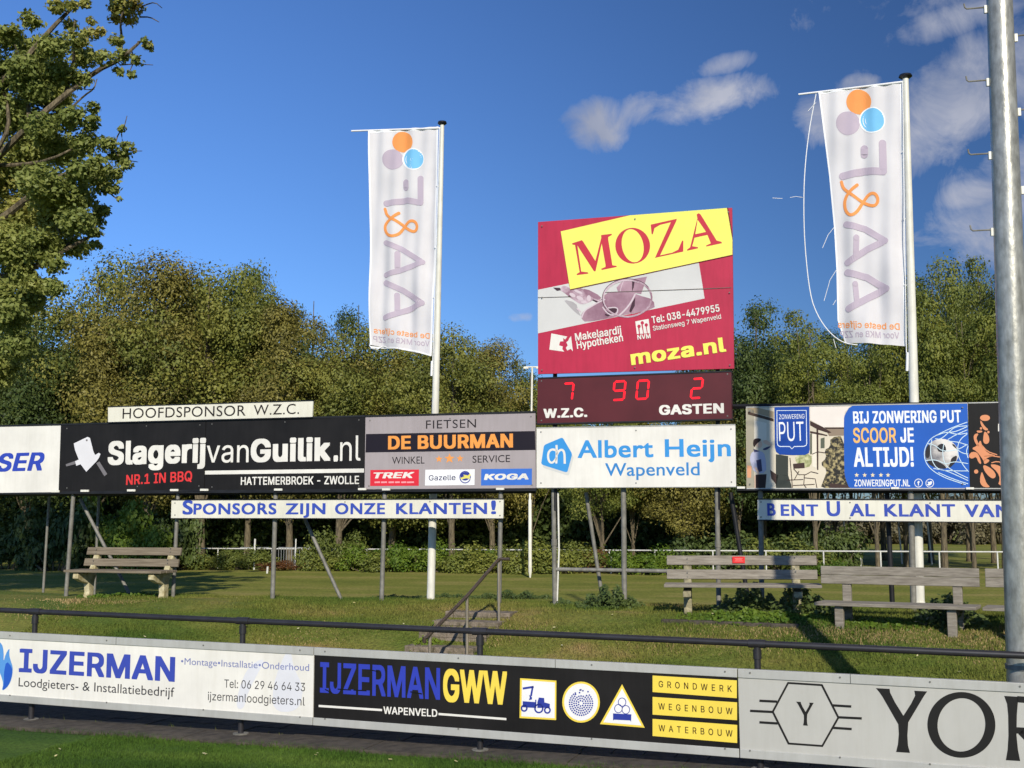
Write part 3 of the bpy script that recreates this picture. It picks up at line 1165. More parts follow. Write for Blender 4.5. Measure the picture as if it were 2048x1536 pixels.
kp(ribbon([(960, 985), (1010, 850), (1140, 770), (1300, 680), (1400, 640)], 26, smooth=2) + ribbon([(1350, 780), (1440, 900), (1540, 940), (1620, 900), (1640, 820), (1590, 785), (1450, 800)], 22, smooth=2)
   + ribbon([(1640, 955), (1760, 850), (1880, 700), (1960, 540)], 30, smooth=2) + ribbon([(1740, 300), (1700, 400), (1680, 490)], 12)
   + [ell(790, 560, 62, 34, .5), ell(930, 620, 72, 36, .5), ell(1000, 690, 52, 32, .2), ell(1095, 620, 40, 58), ell(900, 500, 80, 24, .4), ell(910, 840, 56, 14, .7)], 6, KEYL)
part('photo_print', flat(PM, [zf_(q) for q in ribbon(ell(830, 838, 208, 158, -.05), 15, True)], 7), KEYM, mz)
part('photo_print', flat(PM, [zf_(q) for q in ribbon(ell(830, 836, 214, 164, -.05, a0=150, a1=330), 5)], 8), KEYD, mz)
part('photo_print', flat(PM, [zf_(q) for q in ribbon(ell(832, 841, 203, 153, -.05, a0=100, a1=300), 5)], 9), KEYL, mz)
part('panel_joint', flat(PM, [zf_([(67, 830), (350, 822), (350, 826), (67, 834)]), zf_([(640, 785), (1470, 755), (1720, 744), (1720, 748), (1470, 760), (640, 789)])], 11), ink(120, 108, 100), mz)
part('print_field', flat(PM, [zf_([(262, 268), (850, 131), (1680, 68), (1727, 340), (1727, 466), (342, 762)])], 12), ink(250, 240, 112), mz)
part('print_edge', flat(PM, [zf_([(342, 762), (1727, 466), (1727, 472), (343, 769)]), zf_([(1678, 66), (1690, 66), (1727, 290), (1727, 335)])], 11), ink(110, 40, 40), mz)
RL = ink(200, 56, 70)
Mg = [(358, 370), (442, 343), (452, 352), (558, 520), (608, 322), (606, 299), (697, 288), (698, 298), (668, 316), (668, 340), (703, 556), (738, 562), (740, 572), (612, 597),
      (608, 586), (643, 572), (645, 556), (612, 372), (559, 608), (546, 608), (404, 388), (437, 610), (495, 618), (497, 628), (400, 641), (398, 631), (424, 616), (384, 384), (362, 380)]
Zg_ = [(1030, 210), (1252, 160), (1249, 178), (1110, 472), (1212, 450), (1265, 424), (1297, 348), (1308, 346), (1308, 440), (1066, 494), (1202, 190), (1110, 212), (1062, 240), (1048, 292), (1038, 292)]
Ag = [(1422, 122), (1440, 112), (1456, 124), (1592, 345), (1634, 357), (1637, 369), (1505, 397), (1503, 387), (1543, 370), (1514, 298), (1404, 322), (1384, 394), (1432, 402), (1434, 412), (1342, 433), (1340, 423), (1366, 404), (1428, 158)]
part('lettering', flat(PM, [zf_(Mg), zf_(Zg_), zf_(Ag), zf_(ell(876, 390, 148, 153, -.2))], 13), RL, mz)
part('lettering', flat(PM, [zf_(ell(876, 390, 92, 143, -.2)), zf_([(1430, 168), (1410, 292), (1502, 272)])], 14), ink(250, 240, 112), mz)
mt_('Makelaardij', (388, 1203), (782, 1140), 66, WHITE, bold=.03)
mt_('Hypotheken', (402, 1272), (796, 1204), 66, WHITE, bold=.03)
mt_('Tel: 038-4479955', (1042, 1055), (1620, 950), 62, WHITE, bold=.035)
mt_('Stationsweg 7 Wapenveld', (1052, 1115), (1632, 1012), 40, WHITE, bold=.015)
mt_('NVM', (918, 1192), (1030, 1178), 40, WHITE, bold=.035)
mt_('moza.nl', (866, 1410), (1676, 1292), 122, ink(252, 236, 104), bold=.055)
part('emblem', flat(PM, [zf_([(182, 1138), (318, 1165), (300, 1190), (282, 1178), (286, 1204), (256, 1208), (248, 1240), (280, 1250), (275, 1270), (292, 1294), (165, 1277)]),
                         zf_([(322, 1240), (310, 1215), (326, 1200), (335, 1180), (350, 1160), (366, 1292), (348, 1270), (318, 1284), (306, 1262)])], 2), WHITE, mz)
part('emblem', flat(PM, [zf_([(898, 1036), (1012, 1014), (1026, 1136), (912, 1144)])], 2), WHITE, mz)
part('emblem', flat(PM, [zf_(ell(930, 1078, 14, 15)), zf_(ell(958, 1048, 14, 15)), zf_(ell(992, 1066, 14, 15)), zf_([(922, 1090), (934, 1090), (938, 1142), (930, 1143)]),
                         zf_([(950, 1062), (962, 1062), (972, 1140), (966, 1140)]), zf_([(988, 1080), (996, 1080), (1004, 1138), (998, 1138)])], 3), REDM, mz)

# --- scoreboard
sb = sign('scoreboard', [(1075.5, 755), (1462, 741), (1463.5, 838.5), (1074, 848)], MAROON, 'dark maroon electronic scoreboard showing 7, 90 and 2 in red', thick=.14, off=.05, group=None, cat='scoreboard')
tl_, tr_, br_, bl_ = [(1075.5, 755), (1462, 741), (1463.5, 838.5), (1074, 848)]
part('frame', strip(MB(), PR, tl_, tr_, .02, .16, .06), DARKST, sb)
part('frame', strip(MB(), PR, bl_, br_, .02, .16, .06, up=.01), DARKST, sb)
zs = zd


def seg(x, y, w, h, on, sl=.0):
    """seven segment digit, top-left x,y in the zoomed photo; on = letters abcdefg"""
    t = 17
    q = []

    def P(a, b):
        return (x + a * w - sl * b * h, y + b * h - a * 5)
    bars = {'a': ((0, 0), (1, 0)), 'b': ((1, 0), (1, .5)), 'c': ((1, .5), (1, 1)), 'd': ((0, 1), (1, 1)), 'e': ((0, .5), (0, 1)), 'f': ((0, 0), (0, .5)), 'g': ((0, .5), (1, .5))}
    for k in on:
        a, b = bars[k]
        a, b = P(*a), P(*b)
        dx, dy = b[0] - a[0], b[1] - a[1]
        n_ = math.hypot(dx, dy)
        ux, uy = dx / n_, dy / n_
        px, py = -uy * t / 2, ux * t / 2
        a = (a[0] + ux * 2, a[1] + uy * 2)
        b = (b[0] - ux * 2, b[1] - uy * 2)
        q.append([a, (a[0] + ux * t / 2 + px, a[1] + uy * t / 2 + py), (b[0] - ux * t / 2 + px, b[1] - uy * t / 2 + py), b,
                  (b[0] - ux * t / 2 - px, b[1] - uy * t / 2 - py), (a[0] + ux * t / 2 - px, a[1] + uy * t / 2 - py)])
    return q


for d in (seg(352, 150, 78, 134, 'abc', .12), seg(757, 133, 88, 148, 'abcdfg', .1), seg(944, 127, 88, 146, 'abcdef', .1), seg(1384, 112, 80, 154, 'abged', .12)):
    part('led_digit', flat(PM, [zs(q) for q in d], 2), LED, sb)
ztext(sb, PM, zd, 'W.Z.C.', (188, 425), (538, 415), 74, WHITE, bold=.06)
ztext(sb, PM, zd, 'GASTEN', (1113, 400), (1632, 384), 78, WHITE, bold=.06)

# --- supermarket board
ah = sign('sponsor_board', [(1073, 856), (1470.5, 849.5), (1472, 973), (1073, 975)], WHITE, 'white sponsor board lettered Albert Heijn in light blue below the scoreboard', off=.05, thick=.04, fr=ALU, fw=.012, group='sponsor boards in the upper row')
AHB = ink(62, 150, 218)
pent = dens_line([(340, 578), (418, 712), (378, 862), (168, 795), (192, 640)], 0, True, 0)
rp = []
for i in range(5):
    a, b, c = pent[i - 1], pent[i], pent[(i + 1) % 5]
    for t in (.12, .05, .05, .12):
        pass
    for k in range(5):
        t = k / 4
        p0 = (b[0] + (a[0] - b[0]) * .11, b[1] + (a[1] - b[1]) * .11)
        p2 = (b[0] + (c[0] - b[0]) * .11, b[1] + (c[1] - b[1]) * .11)
        rp.append(((1 - t) ** 2 * p0[0] + 2 * t * (1 - t) * b[0] + t * t * p2[0], (1 - t) ** 2 * p0[1] + 2 * t * (1 - t) * b[1] + t * t * p2[1]))
part('logo', flat(PM, [zd([(x + 12, y + 26) for x, y in rp])], 1), ink(212, 212, 206), ah)
part('logo', flat(PM, [zd(rp)], 2), AHB, ah)
lg = ribbon([(292, 690), (276, 676), (248, 676), (226, 700), (224, 745), (236, 776), (258, 784), (284, 760), (292, 735)], 17, smooth=2)
lg += ribbon([(292, 640), (294, 700), (290, 788)], 17, smooth=1) + ribbon([(292, 720), (312, 684), (338, 676), (356, 700), (358, 790)], 18, smooth=2)
part('logo', flat(PM, [zd(q) for q in lg], 3), WHITE, ah)
ztext(ah, PM, zd, 'Albert', (462, 744), (1068, 737), 140, AHB, bold=.035, space=1.05, font='b')
ztext(ah, PM, zd, 'Heijn', (1160, 736), (1688, 730), 142, AHB, bold=.035, space=1.05, font='b')
ztext(ah, PM, zd, 'Wapenveld', (682, 888), (1438, 882), 102, ink(58, 134, 200), bold=.015, font='b')

# --- sun blind board: photo, shield, slogan, ball in a net
zp = sign('sponsor_board', [(1492, 815), (1935.5, 806.5), (1938, 976.5), (1493, 976.5)], mat('photo_cream', (226, 214, 190), var=.12, scale=1.5, k=.9, rough=.4), 'sponsor board lettered BIJ ZONWERING PUT with a football in a net', fr=ALU, fw=.014)
p_ = lambda qs, lay, m, nm='photo_print': part(nm, flat(PR, [ze3(q) for q in qs], lay), m, zp)
p_([[(105, 130), (230, 160), (235, 1480), (110, 1480)]], 1, ink(168, 160, 140))
p_([[(130, 190), (560, 310), (560, 360), (130, 240)]], 2, ink(72, 54, 42))
p_([[(130, 130), (300, 130), (560, 190), (560, 300), (130, 185)]], 1, ink(170, 150, 118))
p_([[(1165, 110), (1825, 105), (1740, 200), (1735, 450), (1380, 450), (1165, 330)]], 1, ink(240, 230, 220))
p_([[(595, 900), (800, 930), (800, 1260), (640, 1240), (595, 1480)], [(600, 1240), (800, 1250), (850, 1400), (860, 1480), (600, 1480)]], 2, ink(58, 62, 56))
p_([[(1165, 345), (1380, 450), (1520, 540), (1470, 550), (1290, 490), (1165, 420)], [(1400, 455), (1735, 455), (1735, 480), (1430, 480)],
    [(1270, 480), (1300, 480), (1302, 1160), (1280, 1160)], [(1165, 515), (1290, 540), (1450, 580), (1450, 600), (1165, 550)]], 3, ink(66, 46, 40))
p_([[(1420, 480), (1735, 480), (1735, 590), (1480, 600)]], 2, ink(150, 132, 112))
p_([[(1200, 555), (1270, 560), (1270, 1130), (1200, 1100)], [(240, 340), (440, 380), (440, 680), (240, 640)]], 2, ink(236, 226, 206))
p_([[(1340, 640), (1405, 620), (1405, 800), (1340, 800)], [(1165, 560), (1195, 560), (1195, 900), (1165, 900)]], 3, ink(96, 100, 84))
BUSH = mat('photo_foliage', (44, 40, 32), rough=.4, scale=22, rgb2=(176, 160, 112), lo=.45, hi=.62, detail=3)
p_([dens_line([(1500, 620), (1735, 590), (1735, 1240), (1800, 1440), (1840, 1480), (1330, 1480), (1400, 1300), (1450, 1160), (1330, 1060), (1440, 960), (1400, 830), (1500, 780)], 0, True, 1)], 4, BUSH)
p_([dens_line([(910, 930), (1190, 880), (1190, 1100), (1050, 1130), (930, 1040)], 0, True, 1)], 2, mat('photo_green', (120, 126, 70), rough=.4, scale=16, rgb2=(208, 206, 160)))
fur = [[(880, 1060), (1070, 1040), (1075, 1130), (890, 1140)], [(500, 1160), (600, 1230), (600, 1400), (520, 1300)], [(1500, 1380), (1820, 1420), (1840, 1478), (1480, 1478)]]
for a in ([(830, 960), (860, 1300), (870, 1470)], [(890, 1140), (980, 1240), (1100, 1240)], [(1090, 1240), (1180, 1190), (1300, 1220)], [(1060, 1290), (1250, 1310), (1280, 1470)],
          [(1070, 1250), (1060, 1400), (1100, 1460)], [(900, 1330), (980, 1180)], [(780, 1330), (1050, 1320)], [(880, 1420), (1240, 1400)], [(1200, 900), (1290, 860), (1430, 880)]):
    fur += ribbon(a, 13)
p_(fur, 5, ink(70, 52, 46))
SH, SHD, SKIN, HAIR = ink(186, 186, 206), ink(64, 64, 96), ink(226, 190, 162), ink(48, 30, 26)
p_([dens_line([(200, 860), (300, 840), (400, 870), (430, 1000), (440, 1210), (240, 1220), (165, 1020), (170, 930)], 0, True, 1)], 3, SH)
p_([[(270, 1000), (350, 980), (370, 1180), (300, 1200)], [(220, 810), (330, 850), (240, 870)], dens_line([(360, 820), (470, 770), (520, 770), (430, 840)], 0, True, 1)], 4, SHD)
p_([ell(320, 735, 52, 62), dens_line([(380, 670), (450, 660), (530, 740), (520, 775), (440, 735), (390, 720)], 0, True, 1),
    [(240, 1120), (275, 1120), (380, 1330), (350, 1340)], [(235, 1260), (260, 1250), (262, 1478), (240, 1478)]], 5, SKIN)
p_([dens_line([(215, 740), (225, 650), (300, 630), (355, 650), (330, 690), (270, 730), (240, 790)], 0, True, 1), [(262, 1240), (440, 1230), (420, 1478), (262, 1478)]], 6, HAIR)
p_([[(120, 1085), (190, 1100), (185, 1290), (120, 1290)]], 3, ink(222, 160, 120))
# shield
SB_ = ink(22, 70, 160)
p_([dens_line([(572, 110), (1150, 105), (1160, 820), (1145, 880), (1080, 912), (870, 915), (660, 905), (600, 860), (580, 780)], 0, True, 0)], 6, SB_, 'shield')
p_(ribbon([(612, 176), (1100, 172), (1108, 720), (1100, 750), (1060, 770), (900, 772), (862, 812), (825, 772), (660, 772), (628, 750), (618, 710)], 14, True), 7, ink(226, 236, 246), 'shield')
WB = ink(240, 244, 250)
ztext(zp, PR, ze3, 'ZONWERING', (650, 318), (1072, 308), 76, WB, bold=.0, lay=7)
ztext(zp, PR, ze3, 'PUT', (652, 682), (1062, 676), 315, WB, bold=-.018, lay=7)
# slogan field
e_ = lambda qs, lay, m, nm='emblem': part(nm, flat(PR, [ze2(q) for q in qs], lay), m, zp)
e_([[(165, 66), (1582, 42), (1612, 1112), (190, 1112)] + dens_line([(110, 1080), (62, 960), (52, 860), (48, 240), (60, 180), (110, 100)], 0, False, 1)], 6, ink(34, 94, 188), 'print_field')
ztext(zp, PR, ze2, 'BIJ ZONWERING PUT', (165, 292), (1505, 278), 150, WB, bold=.045, lay=7)
ztext(zp, PR, ze2, 'SCOOR', (166, 532), (700, 530), 185, ink(250, 190, 110), bold=.03, lay=7)
ztext(zp, PR, ze2, 'JE', (750, 528), (920, 526), 182, WB, bold=.045, lay=7)
ztext(zp, PR, ze2, 'ALTIJD!', (175, 830), (918, 826), 240, WB, bold=.045, lay=7)
e_([star(x, 932, 30) for x in (207, 306, 406, 508, 596)], 7, ink(244, 226, 180), 'star')
ztext(zp, PR, ze2, 'ZONWERINGPUT.NL', (180, 1072), (870, 1072), 84, WB, bold=.03, lay=7)
e_(ribbon(ell(974, 1030, 48, 50), 8, True) + ribbon(ell(1114, 1032, 48, 50), 8, True) +
   [dens_line([(1080, 1045), (1100, 1040), (1082, 1010), (1110, 1020), (1125, 1005), (1145, 1012), (1140, 1040), (1115, 1062), (1085, 1060)], 0, True, 1)], 7, WB)
ztext(zp, PR, ze2, 'f', (960, 1062), (990, 1062), 55, WB, bold=.06, lay=7)
BALL = mat('ball_print', (120, 118, 122), rough=.4, scale=2.4, rgb2=(226, 220, 212), lo=.4, hi=.6)
e_([ell(1262, 668, 208, 186)], 7, BALL)
e_([dens_line([(1215, 560), (1270, 535), (1310, 570), (1320, 640), (1230, 650), (1200, 600)], 0, True, 1),
    dens_line([(1390, 540), (1430, 560), (1455, 620), (1440, 600), (1400, 570)], 0, True, 1),
    dens_line([(1380, 720), (1460, 680), (1440, 770), (1370, 840), (1330, 850), (1370, 780)], 0, True, 1),
    dens_line([(1070, 760), (1160, 740), (1290, 800), (1330, 855), (1240, 850), (1130, 820)], 0, True, 1),
    dens_line([(1062, 600), (1110, 540), (1120, 620), (1110, 720), (1060, 720)], 0, True, 1)], 8, ink(44, 42, 46))
net = []
for pth in ([(1580, 275), (1450, 320), (1330, 370), (1230, 420), (1120, 480), (1060, 580), (1040, 680), (1070, 790), (1150, 880), (1290, 960), (1430, 1010), (1560, 1050)],
            [(1580, 320), (1430, 330), (1350, 400), (1250, 490), (1180, 480)], [(1580, 370), (1440, 430), (1340, 490)], [(1140, 490), (1120, 620), (1140, 760), (1220, 870), (1420, 880), (1590, 880)],
            [(1090, 540), (1180, 560), (1270, 640), (1460, 620), (1580, 550)], [(1290, 540), (1270, 660), (1300, 800), (1400, 880), (1590, 970)],
            [(1580, 420), (1500, 480), (1460, 560), (1460, 680), (1520, 800), (1595, 890)], [(1060, 750), (1200, 740), (1310, 800), (1420, 760), (1590, 790)],
            [(1160, 850), (1300, 870), (1440, 930), (1590, 1000)], [(1220, 900), (1400, 980), (1590, 1040)], [(1340, 400), (1460, 430), (1580, 410)],
            [(1340, 510), (1460, 520), (1585, 560)], [(1460, 620), (1520, 660), (1590, 670)], [(1590, 570), (1565, 640), (1590, 720)], [(1200, 440), (1300, 400), (1420, 400), (1580, 330)]):
    net += ribbon(pth, 9, smooth=2)
e_(net, 9, ink(214, 236, 250))

oz = sign('sponsor_board', [(1936.5, 806.5), (2260, 800), (2260, 977), (1939, 976.5)], BLACKP, 'black sponsor board with orange curled ornament, half hidden by the mast', fr=ALU, fw=.014)
PE = ink(224, 148, 104)
orn = [ell(1800, 222, 62, 38), dens_line([(1740, 240), (1800, 330), (1850, 372), (1790, 380), (1745, 300)], 0, True, 1), ell(1750, 352, 15, 15, n=16), ell(1842, 398, 15, 15, n=16),
       dens_line([(1790, 390), (1820, 400), (1856, 470), (1850, 530), (1810, 552), (1775, 520), (1780, 450)], 0, True, 2), ell(1690, 888, 26, 26, n=24),
       dens_line([(1725, 415), (1670, 420), (1655, 470), (1680, 540), (1725, 590), (1712, 520), (1690, 470)], 0, True, 1),
       dens_line([(1690, 380), (1760, 378), (1770, 400), (1710, 408)], 0, True, 1),
       dens_line([(1745, 490), (1760, 560), (1830, 660), (1950, 690), (1830, 710), (1790, 770), (1760, 720), (1700, 640), (1630, 600), (1700, 570)], 0, True, 1),
       dens_line([(1600, 680), (1640, 640), (1700, 650), (1730, 700), (1760, 800), (1720, 780), (1690, 700), (1640, 732), (1600, 710)], 0, True, 1),
       dens_line([(1770, 800), (1850, 830), (1920, 890), (1938, 950), (1900, 980), (1850, 950), (1790, 880)], 0, True, 2),
       dens_line([(1760, 880), (1790, 960), (1820, 1040), (1870, 1082), (1790, 1085), (1740, 1040), (1738, 960)], 0, True, 1),
       dens_line([(1850, 800), (1940, 800), (2040, 850), (2100, 960), (2100, 1062), (1960, 1060), (1985, 980), (1960, 900)], 0, True, 1),
       dens_line([(1780, 740), (1830, 730), (1860, 750), (1830, 780), (1790, 800)], 0, True, 1)]
for a in ([(1760, 560), (1830, 640), (1950, 680)], [(1880, 780), (1950, 760), (2040, 790)], [(1790, 700), (1860, 690), (2000, 710)]):
    orn += ribbon(a, 12, smooth=1)
part('ornament', flat(PR, [ze2(q) for q in orn], 2), PE, oz)
part('sticker', flat(PR, [ze2(q) for q in ([(1962, 295), (1985, 295), (1985, 388), (1962, 388)], [(1980, 415), (1996, 415), (1998, 575), (1984, 575)])], 2), WHITE, oz)

# screws and seams on the boards
SCREW = mat('screw_head', (120, 118, 112), rough=.5, metal=.3)


def screws(r, pl, pts, off=.002, rad=.011):
    for x, y in pts:
        c = pl.pt(x, y, off)
        part('screw', MB().tube([c, c + pl.n * .004], rad, 8), SCREW, r)


for b_, (xa, xb) in ((b1, (20, 600)), (b2, (650, 1450)), (b3, (1500, 2040))):
    for k in range(4):
        x = xa + (xb - xa) * k / 3
        screws(b_, PF, [(x, 1263 + .0504 * x + 7), (x, 1396 + .0748 * x - 7)], .014, .008)
for x in (232, 1110, 1700):                   # joints of the aluminium rail
    A = PF.pt(x, 1263 + .0504 * x, .0135)
    part('rail_joint', MB().prism([A, A + PF.d * .004, A + PF.d * .004 - ZZ_ * .075, A - ZZ_ * .075], PF.n * .0006), DARKST, b1 if x < 600 else (b2 if x < 1400 else b3))
screws(s2, PR, [(134, 857), (293, 852), (400, 850), (134, 976), (275, 973), (398, 972)])
screws(s3, PR, [(424, 848), (570, 844), (718, 840), (424, 974), (718, 972)])
screws(s4, PR, [(740, 841), (900, 837), (1062, 833), (738, 972), (1064, 970)])
screws(ah, PM, [(1082, 864), (1272, 861), (1462, 858), (1082, 966), (1272, 966), (1463, 964)])
screws(mz, PM, [(1084, 452), (1270, 438), (1457, 424), (1084, 595), (1459, 585), (1084, 740), (1270, 735), (1460, 730)], .022)
screws(sb, PM, [(1083, 762), (1455, 748), (1083, 841), (1455, 832)])
screws(zp, PR, [(1500, 822), (1500, 968), (1925, 815), (1925, 968)], .018)
screws(sp, PR, [(350, 1006), (520, 1005), (690, 1004), (860, 1003), (1000, 1003), (350, 1030), (1000, 1031)], .022)
screws(bu, PR, [(1522, 1004), (1700, 1005), (1860, 1006), (1522, 1034), (1700, 1036)], .022)

# ------------------------------------------------------------------ sign row structure
PS = off_plane(PR, -.09)                      # posts stand just behind the panels


def post(x0, y0, x1, y1, r_, m, lab, pl=None, group='steel posts of the sign row', name='sign_post', cat='post', couple=None):
    """tube between two photo points in the plane of the posts; its foot goes into the turf"""
    pl = pl or PS
    a = pl.pt(x0, y0)
    b = pl.pt(x1, y1)
    b.z = gz(b.dot(NRM)) - .08
    r = root(name, (b.x, b.y, b.z), lab, cat, group)
    part('pole', MB().tube([b, a], r_, 12), m, r, smooth=True)
    for f in (couple or []):
        c = b + (a - b) * f
        d = (a - b).normalized()
        part('coupling', MB().tube([c - d * .05, c + d * .05], r_ * 1.25, 12), m, r, smooth=True)
    return r


posts = [(148, 975, 132, 1183, .036, 'grey steel sign post at the left end of the timber bench beside a slanting brace'),
         (357, 975, 346, 1188, .033, 'grey steel sign post behind the right end of the left bench'),
         (552, 975, 545, 1195, .038, 'grey steel sign post on bare turf right of the left bench'),
         (770, 975, 763, 1201, .037, 'grey steel sign post just left of the white flagpole'),
         (1002, 975, 998, 1208, .035, 'grey steel sign post at the top of the handrail'),
         (1107, 975, 1110, 1216, .036, 'grey steel post under the left end of the white and blue supermarket board'),
         (1247, 975, 1249, 1224, .040, 'grey steel post under the middle of the white and blue supermarket board'),
         (1434, 975, 1438, 1231, .036, 'grey steel post behind the middle of the red plaque bench'),
         (1521, 975, 1524, 1228, .038, 'grey steel post at the left end of the slogan board on the right'),
         (1821, 975, 1828, 1247, .042, 'grey steel post touching the foot of the right flagpole')]
for i, (a, b, c, d, r_, lab) in enumerate(posts):
    post(a, b, c, d, r_, GALV, lab, couple=[.55] if i in (5, 7) else None)
# tall uprights carrying the billboard and scoreboard
for x, lab in ((1110, 'dark steel upright behind the left side of the billboard'), (1435, 'dark steel upright behind the right side of the billboard')):
    a, b = PS.pt(x, 470), PS.pt(x, 985)
    b.z = 2.3
    rr = root('billboard_upright', b, lab, 'post', 'uprights behind the billboard')
    part('pole', MB().tube([b, a], .035, 10), DARKST, rr, smooth=True)
# slanting braces behind
PK = off_plane(PR, -.9)
for (x0, y0, x1, y1, r_, mm, lab) in (
        (160, 998, 266, 1184, .03, GALV, 'grey slanting brace crossing behind the left bench'),
        (606, 1030, 687, 1198, .03, GALV, 'grey slanting brace leaning right beside the bare turf under the slogan board'),
        (1172, 985, 1208, 1188, .03, GALV, 'grey leaning brace between the two supermarket board posts'),
        (1461, 985, 1500, 1205, .034, DARKST, 'black leaning brace behind the bench with the red plaque'),
        (1774, 985, 1786, 1236, .036, DARKST, 'black leaning post left of the right flagpole')):
    post(x0, y0, x1, y1, r_, mm, lab, off_plane(PR, -.35 if x1 > 1000 else -.5), 'slanting braces of the sign row', 'sign_brace', 'brace')
for (x0, x1, lab) in ((99, 88, 'thin grey back post in the dark shade at the far left'), (198, 189, 'thin grey back post behind the left half of the left bench')):
    post(x0, 985, x1, 1136 if x1 < 100 else 1180, .024, GALV, lab, off_plane(PR, -1.0), 'thin back posts', 'sign_post', 'post')
# horizontal tubes and beams
rl = root('support_rail', PS.pt(1115, 1138), 'grey horizontal tube joining the posts under the supermarket board', 'rail')
part('tube', MB().tube([PS.pt(1112, 1138.5), PS.pt(1436, 1144)], .03, 12), GALV, rl, smooth=True)
wp = root('cable_conduit', PS.pt(1115, 1205), 'thin white conduit running up beside the grey post', 'conduit')
part('tube', MB().tube([PS.pt(1114, 1206), PS.pt(1118, 1100), PS.pt(1116, 985)], .014, 8), POLEW, wp, smooth=True)
part('clip', MB().tube([PS.pt(1107, 1095), PS.pt(1119, 1095)], .008, 6).tube([PS.pt(1108, 1160), PS.pt(1119, 1160)], .008, 6), GALV, wp)
for z_px, lab, (xa, ya, xb, yb) in ((0, 'long dark steel beam carrying the bottom edge of the left boards', (-190, 990, 1072, 982)),
                                    (1, 'long dark steel beam carrying the bottom edge of the right boards', (1474, 981, 2260, 982)),
                                    (2, 'long dark steel beam behind the top edge of the left boards', (-190, 866, 1070, 838)),
                                    (3, 'long dark steel beam behind the top edge of the right boards', (1465, 813, 2260, 806))):
    P0, P1 = PS.pt(xa, ya), PS.pt(xb, yb)
    o = root('sign_beam', P0, lab, 'beam', 'steel beams of the sign row')
    part('beam', MB().tube([P0, P1], .036, 4), DARKST, o)
    if z_px == 1 or z_px == 0:
        part('angle_iron', MB().prism([PR.pt(xa, ya - 3, .012), PR.pt(xb, yb - 3, .012), PR.pt(xb, yb, .012), PR.pt(xa, ya, .012)], -PR.n * .04), DARKST, o)
# white clips that hold the lower edges
for x, y, lab in ((110, 983.5, 'under the seam between the white and the black board'), (169, 982.5, 'under the cleaver emblem'), (262, 981.6, 'under the letters NR'),
                  (348, 981, 'under the red letters BBQ'), (408, 980.5, 'under the seam of the two black boards'), (556, 980, 'under the word HATTEMERBROEK'),
                  (724, 979, 'under the seam left of the grey board'), (772, 979.5, 'under the red bicycle plate'), (1000, 978.5, 'under the blue bicycle plate'),
                  (1482, 976, 'left of the sun blind board'), (1790, 977, 'under the sun blind web address'), (1940, 977.5, 'under the seam at the orange ornament')):
    q = [(x - 8, y - 3), (x + 8, y - 3), (x + 8, y + 1.2), (x - 8, y + 1.2)]
    top('clip', quad(MB(), PR, q, .02, .04), POLEW, 'small white clip ' + lab, 'clip', 'clips along the board edges')
# junction boxes under the red plate
# ------------------------------------------------------------------ flagpoles and banners
CLOTH = bpy.data.materials.new('banner_cloth')
CLOTH.use_nodes = True
_n, _l = CLOTH.node_tree.nodes, CLOTH.node_tree.links
_b = _n['Principled BSDF']
_b.inputs['Roughness'].default_value = .7
_tr = _n.new('ShaderNodeBsdfTranslucent')
_mx = _n.new('ShaderNodeMixShader')
_nz = _n.new('ShaderNodeTexNoise')
_nz.inputs['Scale'].default_value = 2.5
_tco = _n.new('ShaderNodeTexCoord')
_l.new(_tco.outputs['Object'], _nz.inputs['Vector'])
_r = _n.new('ShaderNodeValToRGB')
_r.color_ramp.elements[0].color = (*[x * .86 for x in lin((236, 232, 234))], 1)
_r.color_ramp.elements[1].color = (*lin((244, 240, 240)), 1)
_l.new(_nz.outputs['Fac'], _r.inputs['Fac'])
_l.new(_r.outputs[0], _b.inputs['Base Color'])
_l.new(_r.outputs[0], _tr.inputs['Color'])
_mx.inputs[0].default_value = .22
_l.new(_b.outputs[0], _mx.inputs[1])
_l.new(_tr.outputs[0], _mx.inputs[2])
_l.new(_mx.outputs[0], _n['Material Output'].inputs['Surface'])
HEM = mat('banner_hem', (246, 244, 244), rough=.6, var=.04)
ORG, LIL, SKY_ = ink(242, 156, 86, .7), ink(190, 176, 190, .7), ink(120, 190, 232, .7)
STR = mat('white_cord', (244, 244, 244), rough=.6, var=.03)
CAPM = mat('black_cap', (28, 30, 36), rough=.4, var=.1)


